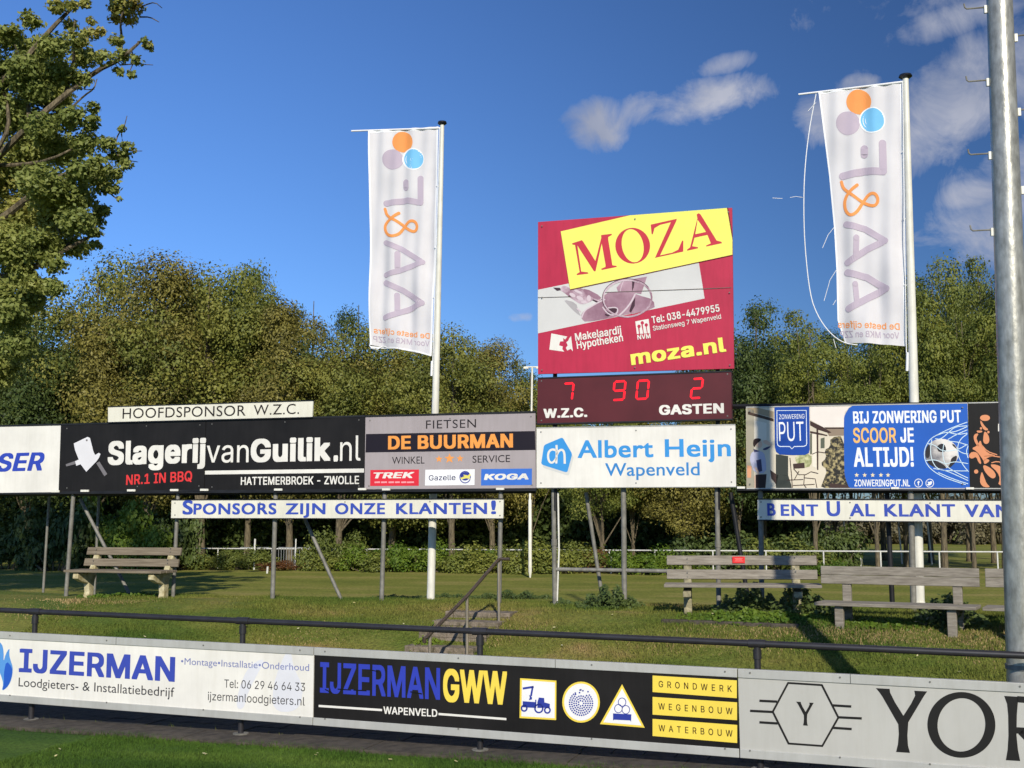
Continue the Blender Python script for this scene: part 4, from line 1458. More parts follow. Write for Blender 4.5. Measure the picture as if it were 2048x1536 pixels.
def flag(top_px, base_px, dist, r0, r1, arm_px, left, right, zf, prints, lab, blab, seed, loops, weight, back=.0):
    base = gp(*base_px)
    r_ = ray(*base_px)
    B = CAM + r_ * dist
    B.z = gz(B.dot(NRM)) - .1
    T = CAM + ray(*top_px) * dist
    T.x = T.x
    r = root('flagpole', B, lab, 'flagpole', 'white flagpoles')
    part('pole', MB().tube([B, B + (T - B) * .33, T], [r0, r0 * .96, r1], 20), POLEW, r, smooth=True)
    k0 = T + V((0, 0, .0))
    part('cap', MB().tube([k0 - ZZ * .005, k0 + ZZ * .02, k0 + ZZ * .05, k0 + ZZ * .065], [r1 * 1.5, r1 * 2.3, r1 * 2.0, r1 * .6], 18), CAPM, r, smooth=True)
    part('foot_plate', MB().box(B + ZZ * .12, DIRV, NRM, ZZ, .13, .13, .015), GALV, r)
    if seed == 2:
        part('foot_collar', MB().tube([B + ZZ * .1, B + ZZ * .22], r0 * 1.15, 18), POLEW, r, smooth=True)
    P = Plane(T - PR.d, T)
    arm_a, arm_b = P.pt(*arm_px, .01), P.pt(top_px[0], top_px[1] + 7, .01)
    part('swing_arm', MB().tube([arm_a, arm_b], .016, 8), HEM, r, smooth=True)
    sheave = P.pt(top_px[0], top_px[1] + 9, .03)
    hal = MB().tube([P.pt(right[0][0] + 2, right[0][1] + 3, .03), P.pt(right[-1][0] + 2, right[-1][1] + 25, .03)], .007, 6)
    part('halyard', hal, STR, r)
    for y in loops:
        i = (y - right[0][1]) / (right[-1][1] - right[0][1])
        xr = right[0][0] + (right[-1][0] - right[0][0]) * i
        part('tie_loop', MB().tube([P.pt(xr - 1, y, .015), P.pt(xr + 10, y + 1, .015)], .008, 6), HEM, r)
    part('counterweight', MB().tube([P.pt(weight[0], weight[1], .03), P.pt(weight[0] - 1, weight[2], .03)], .02, 10), HEM, r, smooth=True)
    # cloth
    rr = root('banner', P.pt(*right[-1]), blab, 'banner', 'tall white banners on the flagpoles')
    zt, zb = P.pt(*right[0]).z, P.pt(*right[-1]).z

    def rip(p):
        d = (p - T)
        u = -d.dot(P.d)
        w = (zt - p.z) / (zt - zb)
        hang = max(0., w - .78) * 3
        a = .018 * math.sin(u * 13 + w * 2.2 + seed) * (.5 + w) + .012 * math.sin(u * 23 - w * 5 + seed * 2) + .014 * math.sin(w * 17 + u * 6) * (.3 + w)
        a += .05 * hang * math.sin(u * 9 + seed)
        a += .035 * max(0, u - .55) * math.sin(w * 9 + 1)
        return a * min(1, u * 6 + .1)

    def warp(k):
        return lambda p: p + P.n * (rip(p) + k)
    nv, nu = 170, 64

    def edge(poly, v):
        ys = [q[1] for q in poly]
        # parametrise by arc along the polyline
        L_ = [0]
        for a, b in zip(poly, poly[1:]):
            L_.append(L_[-1] + math.hypot(b[0] - a[0], b[1] - a[1]))
        t = v * L_[-1]
        for i in range(len(poly) - 1):
            if t <= L_[i + 1] + 1e-9:
                f = (t - L_[i]) / (L_[i + 1] - L_[i])
                return (poly[i][0] + (poly[i + 1][0] - poly[i][0]) * f, poly[i][1] + (poly[i + 1][1] - poly[i][1]) * f)
        return poly[-1]
    vs, fs = [], []
    for j in range(nv + 1):
        a, b = edge(left, j / nv), edge(right, j / nv)
        for i in range(nu + 1):
            u = i / nu
            sag = (10 * math.sin(math.pi * u) if seed == 1 else 5 * math.sin(math.pi * u)) * max(0, j / nv - .9) * -10 * .1
            p = P.pt(a[0] + (b[0] - a[0]) * u, a[1] + (b[1] - a[1]) * u + sag)
            vs.append(p + P.n * rip(p))
            if i and j:
                k = (j - 1) * (nu + 1) + i - 1
                fs.append((k, k + 1, k + nu + 2, k + nu + 1))
    mb = MB()
    mb.v, mb.f = [tuple(v) for v in vs], fs
    part('cloth', mb, CLOTH, rr, smooth=True)
    # hems
    hm = MB()
    for poly, w in ((left, 3.0), (right, 3.6)):
        dpl = dens_line(poly, 6)
        off = w / 2 if poly is left else -w / 2
        for q in ribbon([(x + off, y) for x, y in dpl], w):
            hm.poly([warp(.0022)(P.pt(*c)) for c in q])
    for q in ribbon(dens_line([(left[0][0], left[0][1] + 3), (right[0][0], right[0][1] + 3)], 5), 5):
        hm.poly([warp(.0022)(P.pt(*c)) for c in q])
    part('hem', hm, HEM, rr)
    for kk, (nm, mm, polys) in enumerate(prints['shapes']):
        b_ = MB()
        for q in polys:
            b_.poly([warp(.0030 + .0007 * kk)(P.pt(*c)) for c in zf(q)])
        part(nm, b_, mm, rr)
    for s_, p0, p1, cap, mm in prints['texts']:
        a, b = zf([p0, p1])
        k = abs(zf([(0, 1)])[0][1] - zf([(0, 0)])[0][1])
        part('lettering', text(P, s_, a, b, cap * k, bold=.02, lay=0, warp=warp(.0035)), mm, rr)
    return P, rr, warp


def disc(cx, cy, r, rot=0):
    out = []
    for k in range(5):
        a, b = ell(cx, cy, r * k / 5, r * k / 5, n=30), ell(cx, cy, r * (k + 1) / 5, r * (k + 1) / 5, n=30)
        for i in range(30):
            out.append([a[i], a[(i + 1) % 30], b[(i + 1) % 30], b[i]] if k else [(cx, cy), b[i], b[(i + 1) % 30]])
    return out


def stroke(pts, w, smooth=0):
    return ribbon(pts, w, step=12, smooth=smooth) + disc(pts[0][0], pts[0][1], w / 2) + disc(pts[-1][0], pts[-1][1], w / 2)


def letters(strokes, w):
    out = []
    for s_ in strokes:
        out += stroke(s_, w)
        for c in s_[1:-1]:
            out += disc(c[0], c[1], w / 2)
    return out


zg, zh = Z(690, 220, 3.0127), Z(1580, 130, 2.6034)
pr1 = {'shapes': [('print_disc', ORG, disc(348, 193, 62)), ('print_disc', LIL, disc(290, 300, 61)), ('print_disc', HEM, disc(410, 297, 66)),
                  ('print_disc', SKY_, disc(413, 296, 59)),
                  ('print_letter', LIL, letters([[(456, 414), (458, 560), (374, 545), (248, 562)], [(367, 436), (367, 468)]], 36)),
                  ('print_letter', LIL, letters([[(246, 800), (340, 838), (468, 918), (350, 962), (246, 994)]], 32) + stroke([(318, 866), (318, 950)], 32)),
                  ('print_letter', LIL, letters([[(246, 1042), (350, 1088), (466, 1164), (370, 1208), (246, 1252)]], 34) + stroke([(315, 1116), (318, 1210)], 32)),
                  ('print_letter', ORG, stroke([(240, 596), (252, 640), (320, 672), (385, 725), (425, 735), (438, 700), (420, 668), (385, 668), (350, 710), (322, 750), (280, 764), (244, 740), (238, 690), (280, 650), (322, 620)], 17, 2))],
       'texts': [('De beste cijfers', (508, 1378), (176, 1344), 34, ORG), ('Voor MKB en ZZP', (508, 1424), (170, 1394), 34, LIL)]}
P1, bn1, w1_ = flag((884.5, 249), (861, 1195), 19.5, .066, .035, (703, 262),
                    [(738, 262), (739, 500), (740, 640), (741, 690)], [(877, 253), (872, 480), (863, 711)], zg, pr1,
                    'white flagpole with black cap between the slogan board and the black boards',
                    'straight hanging white banner with coloured dots and mirrored letters, on the left flagpole', 1, (372, 495, 595), (864, 722, 752))
part('cord', MB().tube([w1_(.01)(P1.pt(x, y)) for x, y in ((740, 690), (744, 697), (753, 698), (762, 692), (770, 693))], .008, 6), HEM, bn1)
hp = MB()
for q in ribbon(dens_line([(742, 694), (790, 696), (830, 702), (863, 711)], 6), 3):
    hp.poly([w1_(.004)(P1.pt(*c)) for c in q])
part('hem', hp, HEM, bn1)

pr2 = {'shapes': [('print_disc', ORG, disc(358, 192, 65)), ('print_disc', LIL, disc(302, 305, 62)), ('print_disc', HEM, disc(428, 288, 68)), ('print_disc', SKY_, disc(429, 287, 62)),
                  ('print_letter', LIL, letters([[(482, 408), (486, 556), (390, 552), (274, 578)], [(387, 436), (387, 466)]], 38)),
                  ('print_letter', LIL, letters([[(294, 832), (390, 854), (494, 916), (400, 962), (300, 1030)]], 34) + stroke([(346, 900), (344, 985)], 30)),
                  ('print_letter', LIL, letters([[(300, 1082), (400, 1106), (500, 1165), (410, 1212), (306, 1270)]], 36) + stroke([(340, 1140), (348, 1225)], 28)),
                  ('print_letter', ORG, stroke([(268, 608), (276, 640), (310, 668), (385, 718), (440, 738), (462, 706), (446, 668), (412, 668), (380, 712), (348, 770), (312, 788), (286, 755), (284, 700), (312, 656), (350, 624)], 16, 2))],
       'texts': [('De beste cijfers', (572, 1378), (250, 1366), 34, ORG), ('Voor MKB en ZZP', (570, 1424), (262, 1416), 34, LIL)]}
P2, bn2, w2_ = flag((1811, 156), (1840, 1243), 16.75, .072, .043, (1597, 189),
                    [(1637, 184), (1648, 270), (1658, 350), (1668, 455), (1673, 540), (1675, 640), (1690, 685)], [(1803, 162), (1808, 420), (1811, 692)], zh, pr2,
                    'white flagpole with black cap standing behind the sun blind board',
                    'white banner with frayed left edge and trailing cord, on the right flagpole', 2, (303, 437, 570), (1815, 705, 742))
part('loose_cord', MB().tube([P2.pt(x, y, .03 + .03 * math.sin(y * .02)) for x, y in dens_line([(1632, 188), (1618, 260), (1609, 340), (1607, 420), (1610, 500), (1620, 590), (1634, 630), (1658, 665), (1686, 686), (1715, 690)], 0, smooth=2)], .0075, 6), STR, bn2)
for pts in ([(1668, 455), (1656, 470), (1645, 496)], [(1674, 538), (1660, 560), (1648, 602)], [(1632, 205), (1616, 222)], [(1607, 395), (1592, 393), (1580, 395)], [(1565, 397), (1545, 396)],
            [(1672, 600), (1666, 610)], [(1667, 678), (1672, 696)]):
    part('frayed_thread', MB().tube([P2.pt(x, y, .02) for x, y in pts], .0045, 5), STR, bn2)

# ------------------------------------------------------------------ floodlight mast on the right
md = 9.98
mb_ = CAM + ray(2047, 1300) * md
mtop = CAM + ray(1999, 0) * md
mb_.z = 0
# keep the mast plumb apart from a slight lean
dirm = (mtop - V((mb_.x, mb_.y, CAM.z + (ray(2047, 1300) * md).z))).normalized()
r = root('floodlight_mast', (mb_.x, mb_.y, 0), 'thick tapered galvanised mast with step pegs at the right edge', 'mast')
lowz = CAM.z + (ray(2047, 1300) * md).z
M0 = V((mb_.x, mb_.y, lowz)) - dirm * (lowz + .1) / dirm.z
M1 = M0 + dirm * (14.5 / dirm.z)
part('shaft', MB().tube([M0 + (M1 - M0) * (k / 24) for k in range(25)], [.146 - .072 * (k / 24) ** .9 for k in range(25)], 40), MASTM, r, smooth=True)
part('band', MB().tube([M0 + dirm * 1.02, M0 + dirm * 1.06], .149, 40), GALV, r, smooth=True)


def mast_z(z):
    return M0 + (M1 - M0) * ((z - M0.z) / (M1.z - M0.z)), .146 - .072 * ((z - M0.z) / (M1.z - M0.z)) ** .9


k = 0
left_y, right_y = (12, 158, 305, 458), (74, 222, 378)


def z_of(y):
    return CAM.z + (ray(2000, y) * md).z


pegs = [(z_of(y), -1) for y in left_y] + [(z_of(y), 1) for y in right_y] + [(z_of(12) + .62 * i + .3, 1) for i in range(10)] + [(z_of(12) + .62 * i, -1) for i in range(1, 10)]
for z, sd in pegs:
    c, rr_ = mast_z(z)
    ex = (V((1, 0, 0)) * .98 + V((0, -.2, 0))) * sd
    a = c + ex * rr_
    part('step_peg', MB().tube([a, a + ex * .17 + ZZ * .0, a + ex * .185 + ZZ * .015, a + ex * .19 + ZZ * .05], .0075, 6), GALV, r)
    part('peg_bracket', MB().box(a + ex * .012 - ZZ * .02, ex, V((0, 1, 0)), ZZ, .012, .012, .035), POLEW, r)

# ------------------------------------------------------------------ benches


def bench_profile(name, o, ex, ey, prof, w, m):
    return MB().prism([o - ex * w + ey * y + ZZ * z for y, z in prof], ex * (2 * w))


def plank(r, name, o, ex, ey, c, half, hw, th, tilt, m, sag=0):
    """plank centre c=(y,z) in the bench section, width 2hw along the tilted direction"""
    d = ey * math.sin(tilt) + ZZ * math.cos(tilt)
    n_ = ey * math.cos(tilt) - ZZ * math.sin(tilt)
    cc = o + ey * c[0] + ZZ * c[1]
    return part(name, MB().box(cc, ex, n_, d, half, th, hw), m, r, bevel=.006)


def park_bench(pa, pb, legm, plm, lab, half, over=0., depth=1.0, zseat=.44, zt=.82, sh=0., dz=0.):
    a, b = (gp(*pa), gp(*pb)) if pa[1] > 100 else (gsp(*pa), gsp(*pb))
    c = (a + b) / 2
    ex = (b - a)
    ex.z = 0
    ln_ = ex.length
    ex.normalize()
    ey = V((-ex.y, ex.x, 0))
    z0 = gz(c.dot(NRM)) - .01
    c.z = z0
    r = root('park_bench', c, lab, 'bench', 'benches on the grass bank')
    prof = [(-.03, -.1), (.15, -.1), (.15, .18), (.17, .30), (.24, .44), (.30, .62), (.37, .84), (.30, .86), (.20, .62), (.12, .45), (-.02, .435), (-.26, .42),
            (-.27, .34), (-.14, .28), (.01, .25), (.03, .1)]
    prof = [(y_, z_ + (dz - (.03 if dz else 0)) * (z_ > .3)) for y_, z_ in prof]
    for sgn in (-1, 1):
        part('leg', bench_profile('leg', c + ex * sgn * ln_ / 2, ex, ey, prof, .055, legm), legm, r, bevel=.012)
    s_ = ex * sh
    for yy in (-.23, -.08, .07):
        plank(r, 'seat_plank', c + s_, ex, ey, (yy, zseat + .025 + dz), half, .068, .02, math.pi / 2 - .03, plm)
    plank(r, 'back_plank', c + s_, ex, ey, (.20, zseat + .155 + dz), half - .02, .066, .02, .26, plm)
    plank(r, 'back_plank', c + s_, ex, ey, (.265, zseat + .345 + dz), half - .02, .066, .02, .26, plm)
    bolts = MB()
    for sgn in (-1, 1):
        for yy, zz in ((.175, zseat + .155 + dz), (.24, zseat + .345 + dz)):
            for dz in (-.03, .03):
                q = c + ex * sgn * ln_ / 2 + ey * (yy - .0) + ZZ * (zz + dz)
                bolts.tube([q, q - ey * .014], .009, 8)
    part('bolts', bolts, GALV, r)
    return r, c, ex, ey


park_bench((180, 16.9), (328, 16.85), CONC, WOODL, 'dark weathered plank bench on pale concrete legs, at the left below the boards', 1.0, dz=.0)
rb, cB, exB, eyB = park_bench((1376, 1230), (1596, 1231), TLEG, WOODM, 'grey timber plank bench with a small red plaque on its back', 1.04, dz=-.05)
pq = cB + exB * -.03 + eyB * .225 + ZZ * .745
part('plaque', MB().box(pq, exB, eyB, ZZ, .085, .008, .045), mat('red_plaque', (222, 44, 44), rough=.4, var=.2, scale=60), rb)
pl_lines = MB()
for k in range(3):
    pl_lines.box(pq - eyB * .0085 + ZZ * (.02 - .018 * k), exB, eyB, ZZ, .055 - .012 * (k % 2), .001, .003)
part('plaque_text', pl_lines, ink(240, 150, 140), rb)


def wide_bench(pa, pb, lab, half, shift=0., ex=None, c=None):
    if c is None:
        a, b = gp(*pa), gp(*pb)
        c = (a + b) / 2
        ex = b - a
        ex.z = 0
        wide_bench.ln = ex.length
        ex.normalize()
        c.z = gz(c.dot(NRM)) - .09
    ln_ = wide_bench.ln
    ey = V((-ex.y, ex.x, 0))
    r = root('park_bench', c, lab, 'bench', 'benches on the grass bank')
    for sgn in (-1, 1):
        q = c + ex * sgn * ln_ / 2
        part('leg', MB().box(q + ZZ * .19, ex, ey, ZZ, .055, .035, .25), WOODM, r, bevel=.008)
        part('leg', MB().box(q + ey * .33 + ex * .03 + ZZ * .37, ex, ey, ZZ, .055, .035, .43), WOODM, r, bevel=.008)
        part('bearer', MB().box(q + ey * .17 + ex * .015 + ZZ * .37, ex, ey, ZZ, .03, .2, .04), WOODM, r)
    for yy in (-.03, .12, .27):
        plank(r, 'seat_plank', c, ex, ey, (yy, .42), half, .07, .02, math.pi / 2 - .02, WOODM)
    plank(r, 'back_plank', c, ex, ey, (.30, .715), half, .056, .022, .08, WOODM)
    plank(r, 'back_plank', c, ex, ey, (.31, .83), half, .056, .022, .08, WOODM)
    return c, ex


c2, ex2 = wide_bench((1680, 1256), (1906, 1274), 'grey timber bench with one broad backrest, between the plaque bench and the mast', .98)
c3 = c2 + ex2 * 2.03
wide_bench(None, None, 'grey timber bench mostly hidden behind the mast', .98, c=c3, ex=ex2)

# ------------------------------------------------------------------ steps with handrail
lt = gp(968, 1232)
sx, sy = DIRV, NRM
r = root('garden_steps', gp(900, 1290), 'mossy grey concrete steps climbing the bank below the handrail', 'steps')
rnd = random.Random(9)
for i in range(6):
    c = lt + sy * (-.43 * i + .1) + sx * (-.02 * i)
    zt_ = gz(c.dot(NRM) + .02) + .03
    for k in range(3):
        part('paver', MB().box(V((c.x, c.y, zt_ - .03)) + sx * ((k - 1) * .285) + sy * rnd.uniform(-.01, .01), sx, sy, ZZ, .14, .21, .03 + rnd.uniform(-.003, .003)), STEPM, r, bevel=.006)
    part('riser', MB().box(V((c.x, c.y, zt_ - .115)) - sy * .19, sx, sy, ZZ, .425, .02, .055), STEPM, r)
    if i < 5:
        part('side_block', MB().box(V((c.x, c.y, zt_ - .06)) - sx * .49 - sy * .05, sx, sy, ZZ, .06, .17, .07), STEPM, r, bevel=.01)
hb = gp(998, 1245)
hr = root('handrail', hb, 'thin steel handrail on three posts slanting down beside the steps', 'handrail')
STEEL = mat('handrail_steel', (172, 160, 140), rough=.38, metal=.6, var=.15)
STEELD = mat('handrail_brown', (92, 80, 68), rough=.4, metal=.5, var=.2)
ht = V((hb.x, hb.y, CAM.z + (ray(1002, 1118) * hb.y).z))
pts_b = []
for (x, y) in ((934, 1192), (860, 1268)):
    kk = None
    best = 9
    for j in range(0, 400):
        q = hb - NRM * (j * .01)
        px = 1024 + F * (q - CAM).dot(RC) / (q - CAM).dot(_f)
        if abs(px - x) < best:
            best, kk = abs(px - x), j * .01
    q = hb - NRM * kk
    zt_ = CAM.z + (ray(x, y) * q.y).z
    pts_b.append((V((q.x, q.y, gz(q.dot(NRM)) - .05)), V((q.x, q.y, zt_))))
allp = [(V((hb.x, hb.y, hb.z - .05)), ht)] + pts_b
for b0, t0 in allp:
    part('post', MB().tube([b0, t0], .021, 10), STEEL, hr, smooth=True)
end = allp[2][1] + (allp[2][1] - allp[1][1]).normalized() * .12
part('rail', MB().tube([ht + DIRV * .16, ht + DIRV * .03, ht - NRM * .05 - ZZ * .02, allp[1][1], allp[2][1], end, end - NRM * .06 - ZZ * .0, end - NRM * .05 - ZZ * .05], .024, 10), STEELD, hr, smooth=True)
# low concrete kerb before the plaque bench
k0 = gp(1455, 1247)
rk = root('bank_kerb', k0, 'low worn concrete kerb in the turf in front of the plaque bench', 'kerb')
for k in range(5):
    p = gp(1350 + 55 * k, 1244 + 2.2 * k)
    part('kerb_stone', MB().box(V((p.x, p.y, gz(p.dot(NRM)) + .0)), DIRV, NRM, ZZ, .18, .05, .035), SLAB, rk, bevel=.012)

# ------------------------------------------------------------------ vegetation
LEAF_OAK = leaf_mat('oak_leaves', [(104, 118, 62), (138, 148, 78), (164, 168, 92), (190, 170, 92)], .4)
LEAF_OLIVE = leaf_mat('olive_leaves', [(74, 84, 38), (110, 116, 54), (138, 138, 64), (162, 154, 78)], .25)
LEAF_BROWN = leaf_mat('brownish_leaves', [(84, 82, 42), (120, 114, 56), (144, 136, 66), (164, 148, 80)], .25)
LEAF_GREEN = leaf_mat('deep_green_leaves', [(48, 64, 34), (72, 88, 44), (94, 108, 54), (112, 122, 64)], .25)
LEAF_MID = leaf_mat('mid_green_leaves', [(78, 90, 42), (108, 118, 54), (136, 140, 62), (160, 152, 70)], .3)
LEAF_FRESH = leaf_mat('fresh_green_leaves', [(60, 86, 30), (84, 112, 36), (116, 136, 44), (140, 150, 60)], .35)
LEAF_GREY = leaf_mat('grey_brown_leaves', [(86, 80, 62), (112, 106, 84), (128, 120, 88), (136, 126, 104)], .3)
LEAF_RUST = leaf_mat('rusty_leaves', [(96, 62, 40), (122, 80, 48), (110, 98, 48), (138, 108, 60)], .3)


def cards(cent, nrm, size, rs):
    """rhombic leaves: centres, facing, size -> verts, faces (numpy)"""
    n = len(cent)
    rv = rs.normal(size=(n, 3))
    a = np.cross(nrm, rv)
    a /= np.linalg.norm(a, axis=1)[:, None] + 1e-9
    b = np.cross(nrm, a)
    b /= np.linalg.norm(b, axis=1)[:, None] + 1e-9
    L_ = size[:, None]
    v = np.empty((n * 4, 3))
    v[0::4] = cent - a * L_ * .5
    v[1::4] = cent + b * L_ * .30 + nrm * L_ * .06
    v[2::4] = cent + a * L_ * .5
    v[3::4] = cent - b * L_ * .30 + nrm * L_ * .06
    return v


def card_mesh(name, v, m):
    n = len(v) // 4
    me = bpy.data.meshes.new(name)
    me.vertices.add(n * 4)
    me.vertices.foreach_set('co', v.astype(np.float32).ravel())
    me.loops.add(n * 4)
    me.loops.foreach_set('vertex_index', np.arange(n * 4, dtype=np.int32))
    me.polygons.add(n)
    me.polygons.foreach_set('loop_start', np.arange(0, n * 4, 4, dtype=np.int32))
    me.update(calc_edges=True)
    me.materials.append(m)
    return me


def crown(name, blobs, n, size, m, seed, spread=1.08, expo=1.8, jit=.38):
    rs = np.random.default_rng(seed)
    B = np.array([b[:3] for b in blobs])
    R = np.array([b[3] for b in blobs])
    w = R ** expo
    idx = rs.choice(len(blobs), n, p=w / w.sum())
    d = rs.normal(size=(n, 3))
    d /= np.linalg.norm(d, axis=1)[:, None]
    # sprays: leaves gather along a few directions of each clump
    k = rs.integers(0, 14, n)
    tab = np.random.default_rng(seed + 1).normal(size=(len(blobs), 14, 3))
    tab /= np.linalg.norm(tab, axis=2)[:, :, None]
    d = d * .62 + tab[idx, k] * .8
    d /= np.linalg.norm(d, axis=1)[:, None]
    rad = R[idx] * (rs.uniform(.30, spread, n) ** .6) * (1 + .22 * np.sin(k * 1.7 + idx))
    d2 = d * np.array([1.12, 1.12, .82])
    cent = B[idx] + d2 * rad[:, None]
    nr = d * .75 + rs.normal(size=(n, 3)) * jit + np.array([0, 0, .35])
    nr /= np.linalg.norm(nr, axis=1)[:, None]
    sz = size * rs.uniform(.6, 1.35, n)
    return card_mesh(name, cards(cent, nr, sz, rs), m)


def wood_mesh(name, trunk, limbs, origin=None):
    mb = MB()
    mb.tube(*trunk, 9)
    for l_ in limbs:
        mb.tube(l_[0], l_[1], 5, cap=False)
    return mesh(name, mb.v, mb.f, BARK, True)


def tree_variant(seed, H, R, zb, nblob, nleaf, size, m, squash=1.0, top_bias=.5, tr=.2, lean=0, sparse=0):
    """a whole tree at the origin: crown blobs inside an irregular envelope, trunk and limbs"""
    rr = random.Random(seed)
    bl = []
    for _ in range(nblob):
        while True:
            x, y, z = rr.uniform(-1, 1), rr.uniform(-1, 1), rr.uniform(0, 1)
            w = (math.sin(math.pi * min(1, z * .86 + .12)) ** .6) * (1 - .35 * z)
            q = math.hypot(x, y)
            if q < w and (q > w * .35 or rr.random() < .3 or z > .75):
                break
        ang = math.atan2(y, x)
        lump = 1 + .2 * math.sin(ang * 3 + seed) + .15 * math.sin(z * 9 + seed * 2)
        br = rr.uniform(.55, 1.15) * R * .31
        bl.append((x * R * lump + lean * z, y * R * lump, zb + z * (H - zb - br * .6), br))
    cm = crown('crown', bl, nleaf, size, m, seed)
    tp = [(lean * max(0, t - .3) * .8 + .12 * math.sin(seed + t * 4), .1 * math.cos(seed + t * 3), H * .86 * t) for t in (0, .02, .12, .3, .5, .7, 1)]
    tm = wood_mesh('trunk', (tp, [tr * 1.7, tr * 1.25, tr, tr * .85, tr * .65, tr * .4, .03]),
                   [([V(tp[2 + (i % 4)]) + V((0, 0, .3)), (V(tp[2 + (i % 4)]) + V(b[:3])) / 2 + V((0, 0, .4)), V(b[:3])], [tr * .34, tr * .2, .02])
                    for i, b in enumerate(bl[::2])])
    return cm, tm


VAR = {
    'olive': tree_variant(1, 15, 5.0, 3.3, 60, 52000, .17, LEAF_OLIVE),
    'brown': tree_variant(2, 15, 4.6, 3.4, 56, 50000, .165, LEAF_BROWN, tr=.22),
    'green': tree_variant(3, 15, 4.4, 3.0, 54, 42000, .17, LEAF_GREEN),
    'mid': tree_variant(4, 15, 4.0, 4.4, 52, 44000, .165, LEAF_MID, tr=.2),
    'thin': tree_variant(5, 15, 3.6, 5.4, 44, 32000, .165, LEAF_MID, tr=.17),
    'dark': tree_variant(6, 15, 4.2, 2.6, 50, 40000, .165, LEAF_GREEN, tr=.2),
    'dhigh': tree_variant(8, 15, 4.0, 6.0, 48, 40000, .165, LEAF_GREEN, tr=.2),
    'low': tree_variant(7, 15, 5.4, .4, 70, 26000, .24, LEAF_OLIVE),
}


def tree(px, s, ytop, wid, var, lab, rot, base_y=None, name='broadleaf_tree', group='trees of the wood behind the field', cat='tree'):
    d = s / (.3223 * (px - 1024) / F + .9466)
    X = (px - 1024) / F * d
    hy = 1035 + .005 * (px - 1024)
    ztop = 2.2 + (hy - ytop) / F * d
    z0 = gz(s)
    H = (ztop - z0) * 1.06
    cm, tm = VAR[var]
    r = root(name, (X, d, z0 - .05), lab, cat, group)
    sc = (wid, wid, H / 15)
    for nm, me in (('crown', cm), ('trunk', tm)):
        o = bpy.data.objects.new(nm, me)
        o.parent = r
        o.scale = sc
        o.rotation_euler = (0, 0, rot)
        C.objects.link(o)
    return r


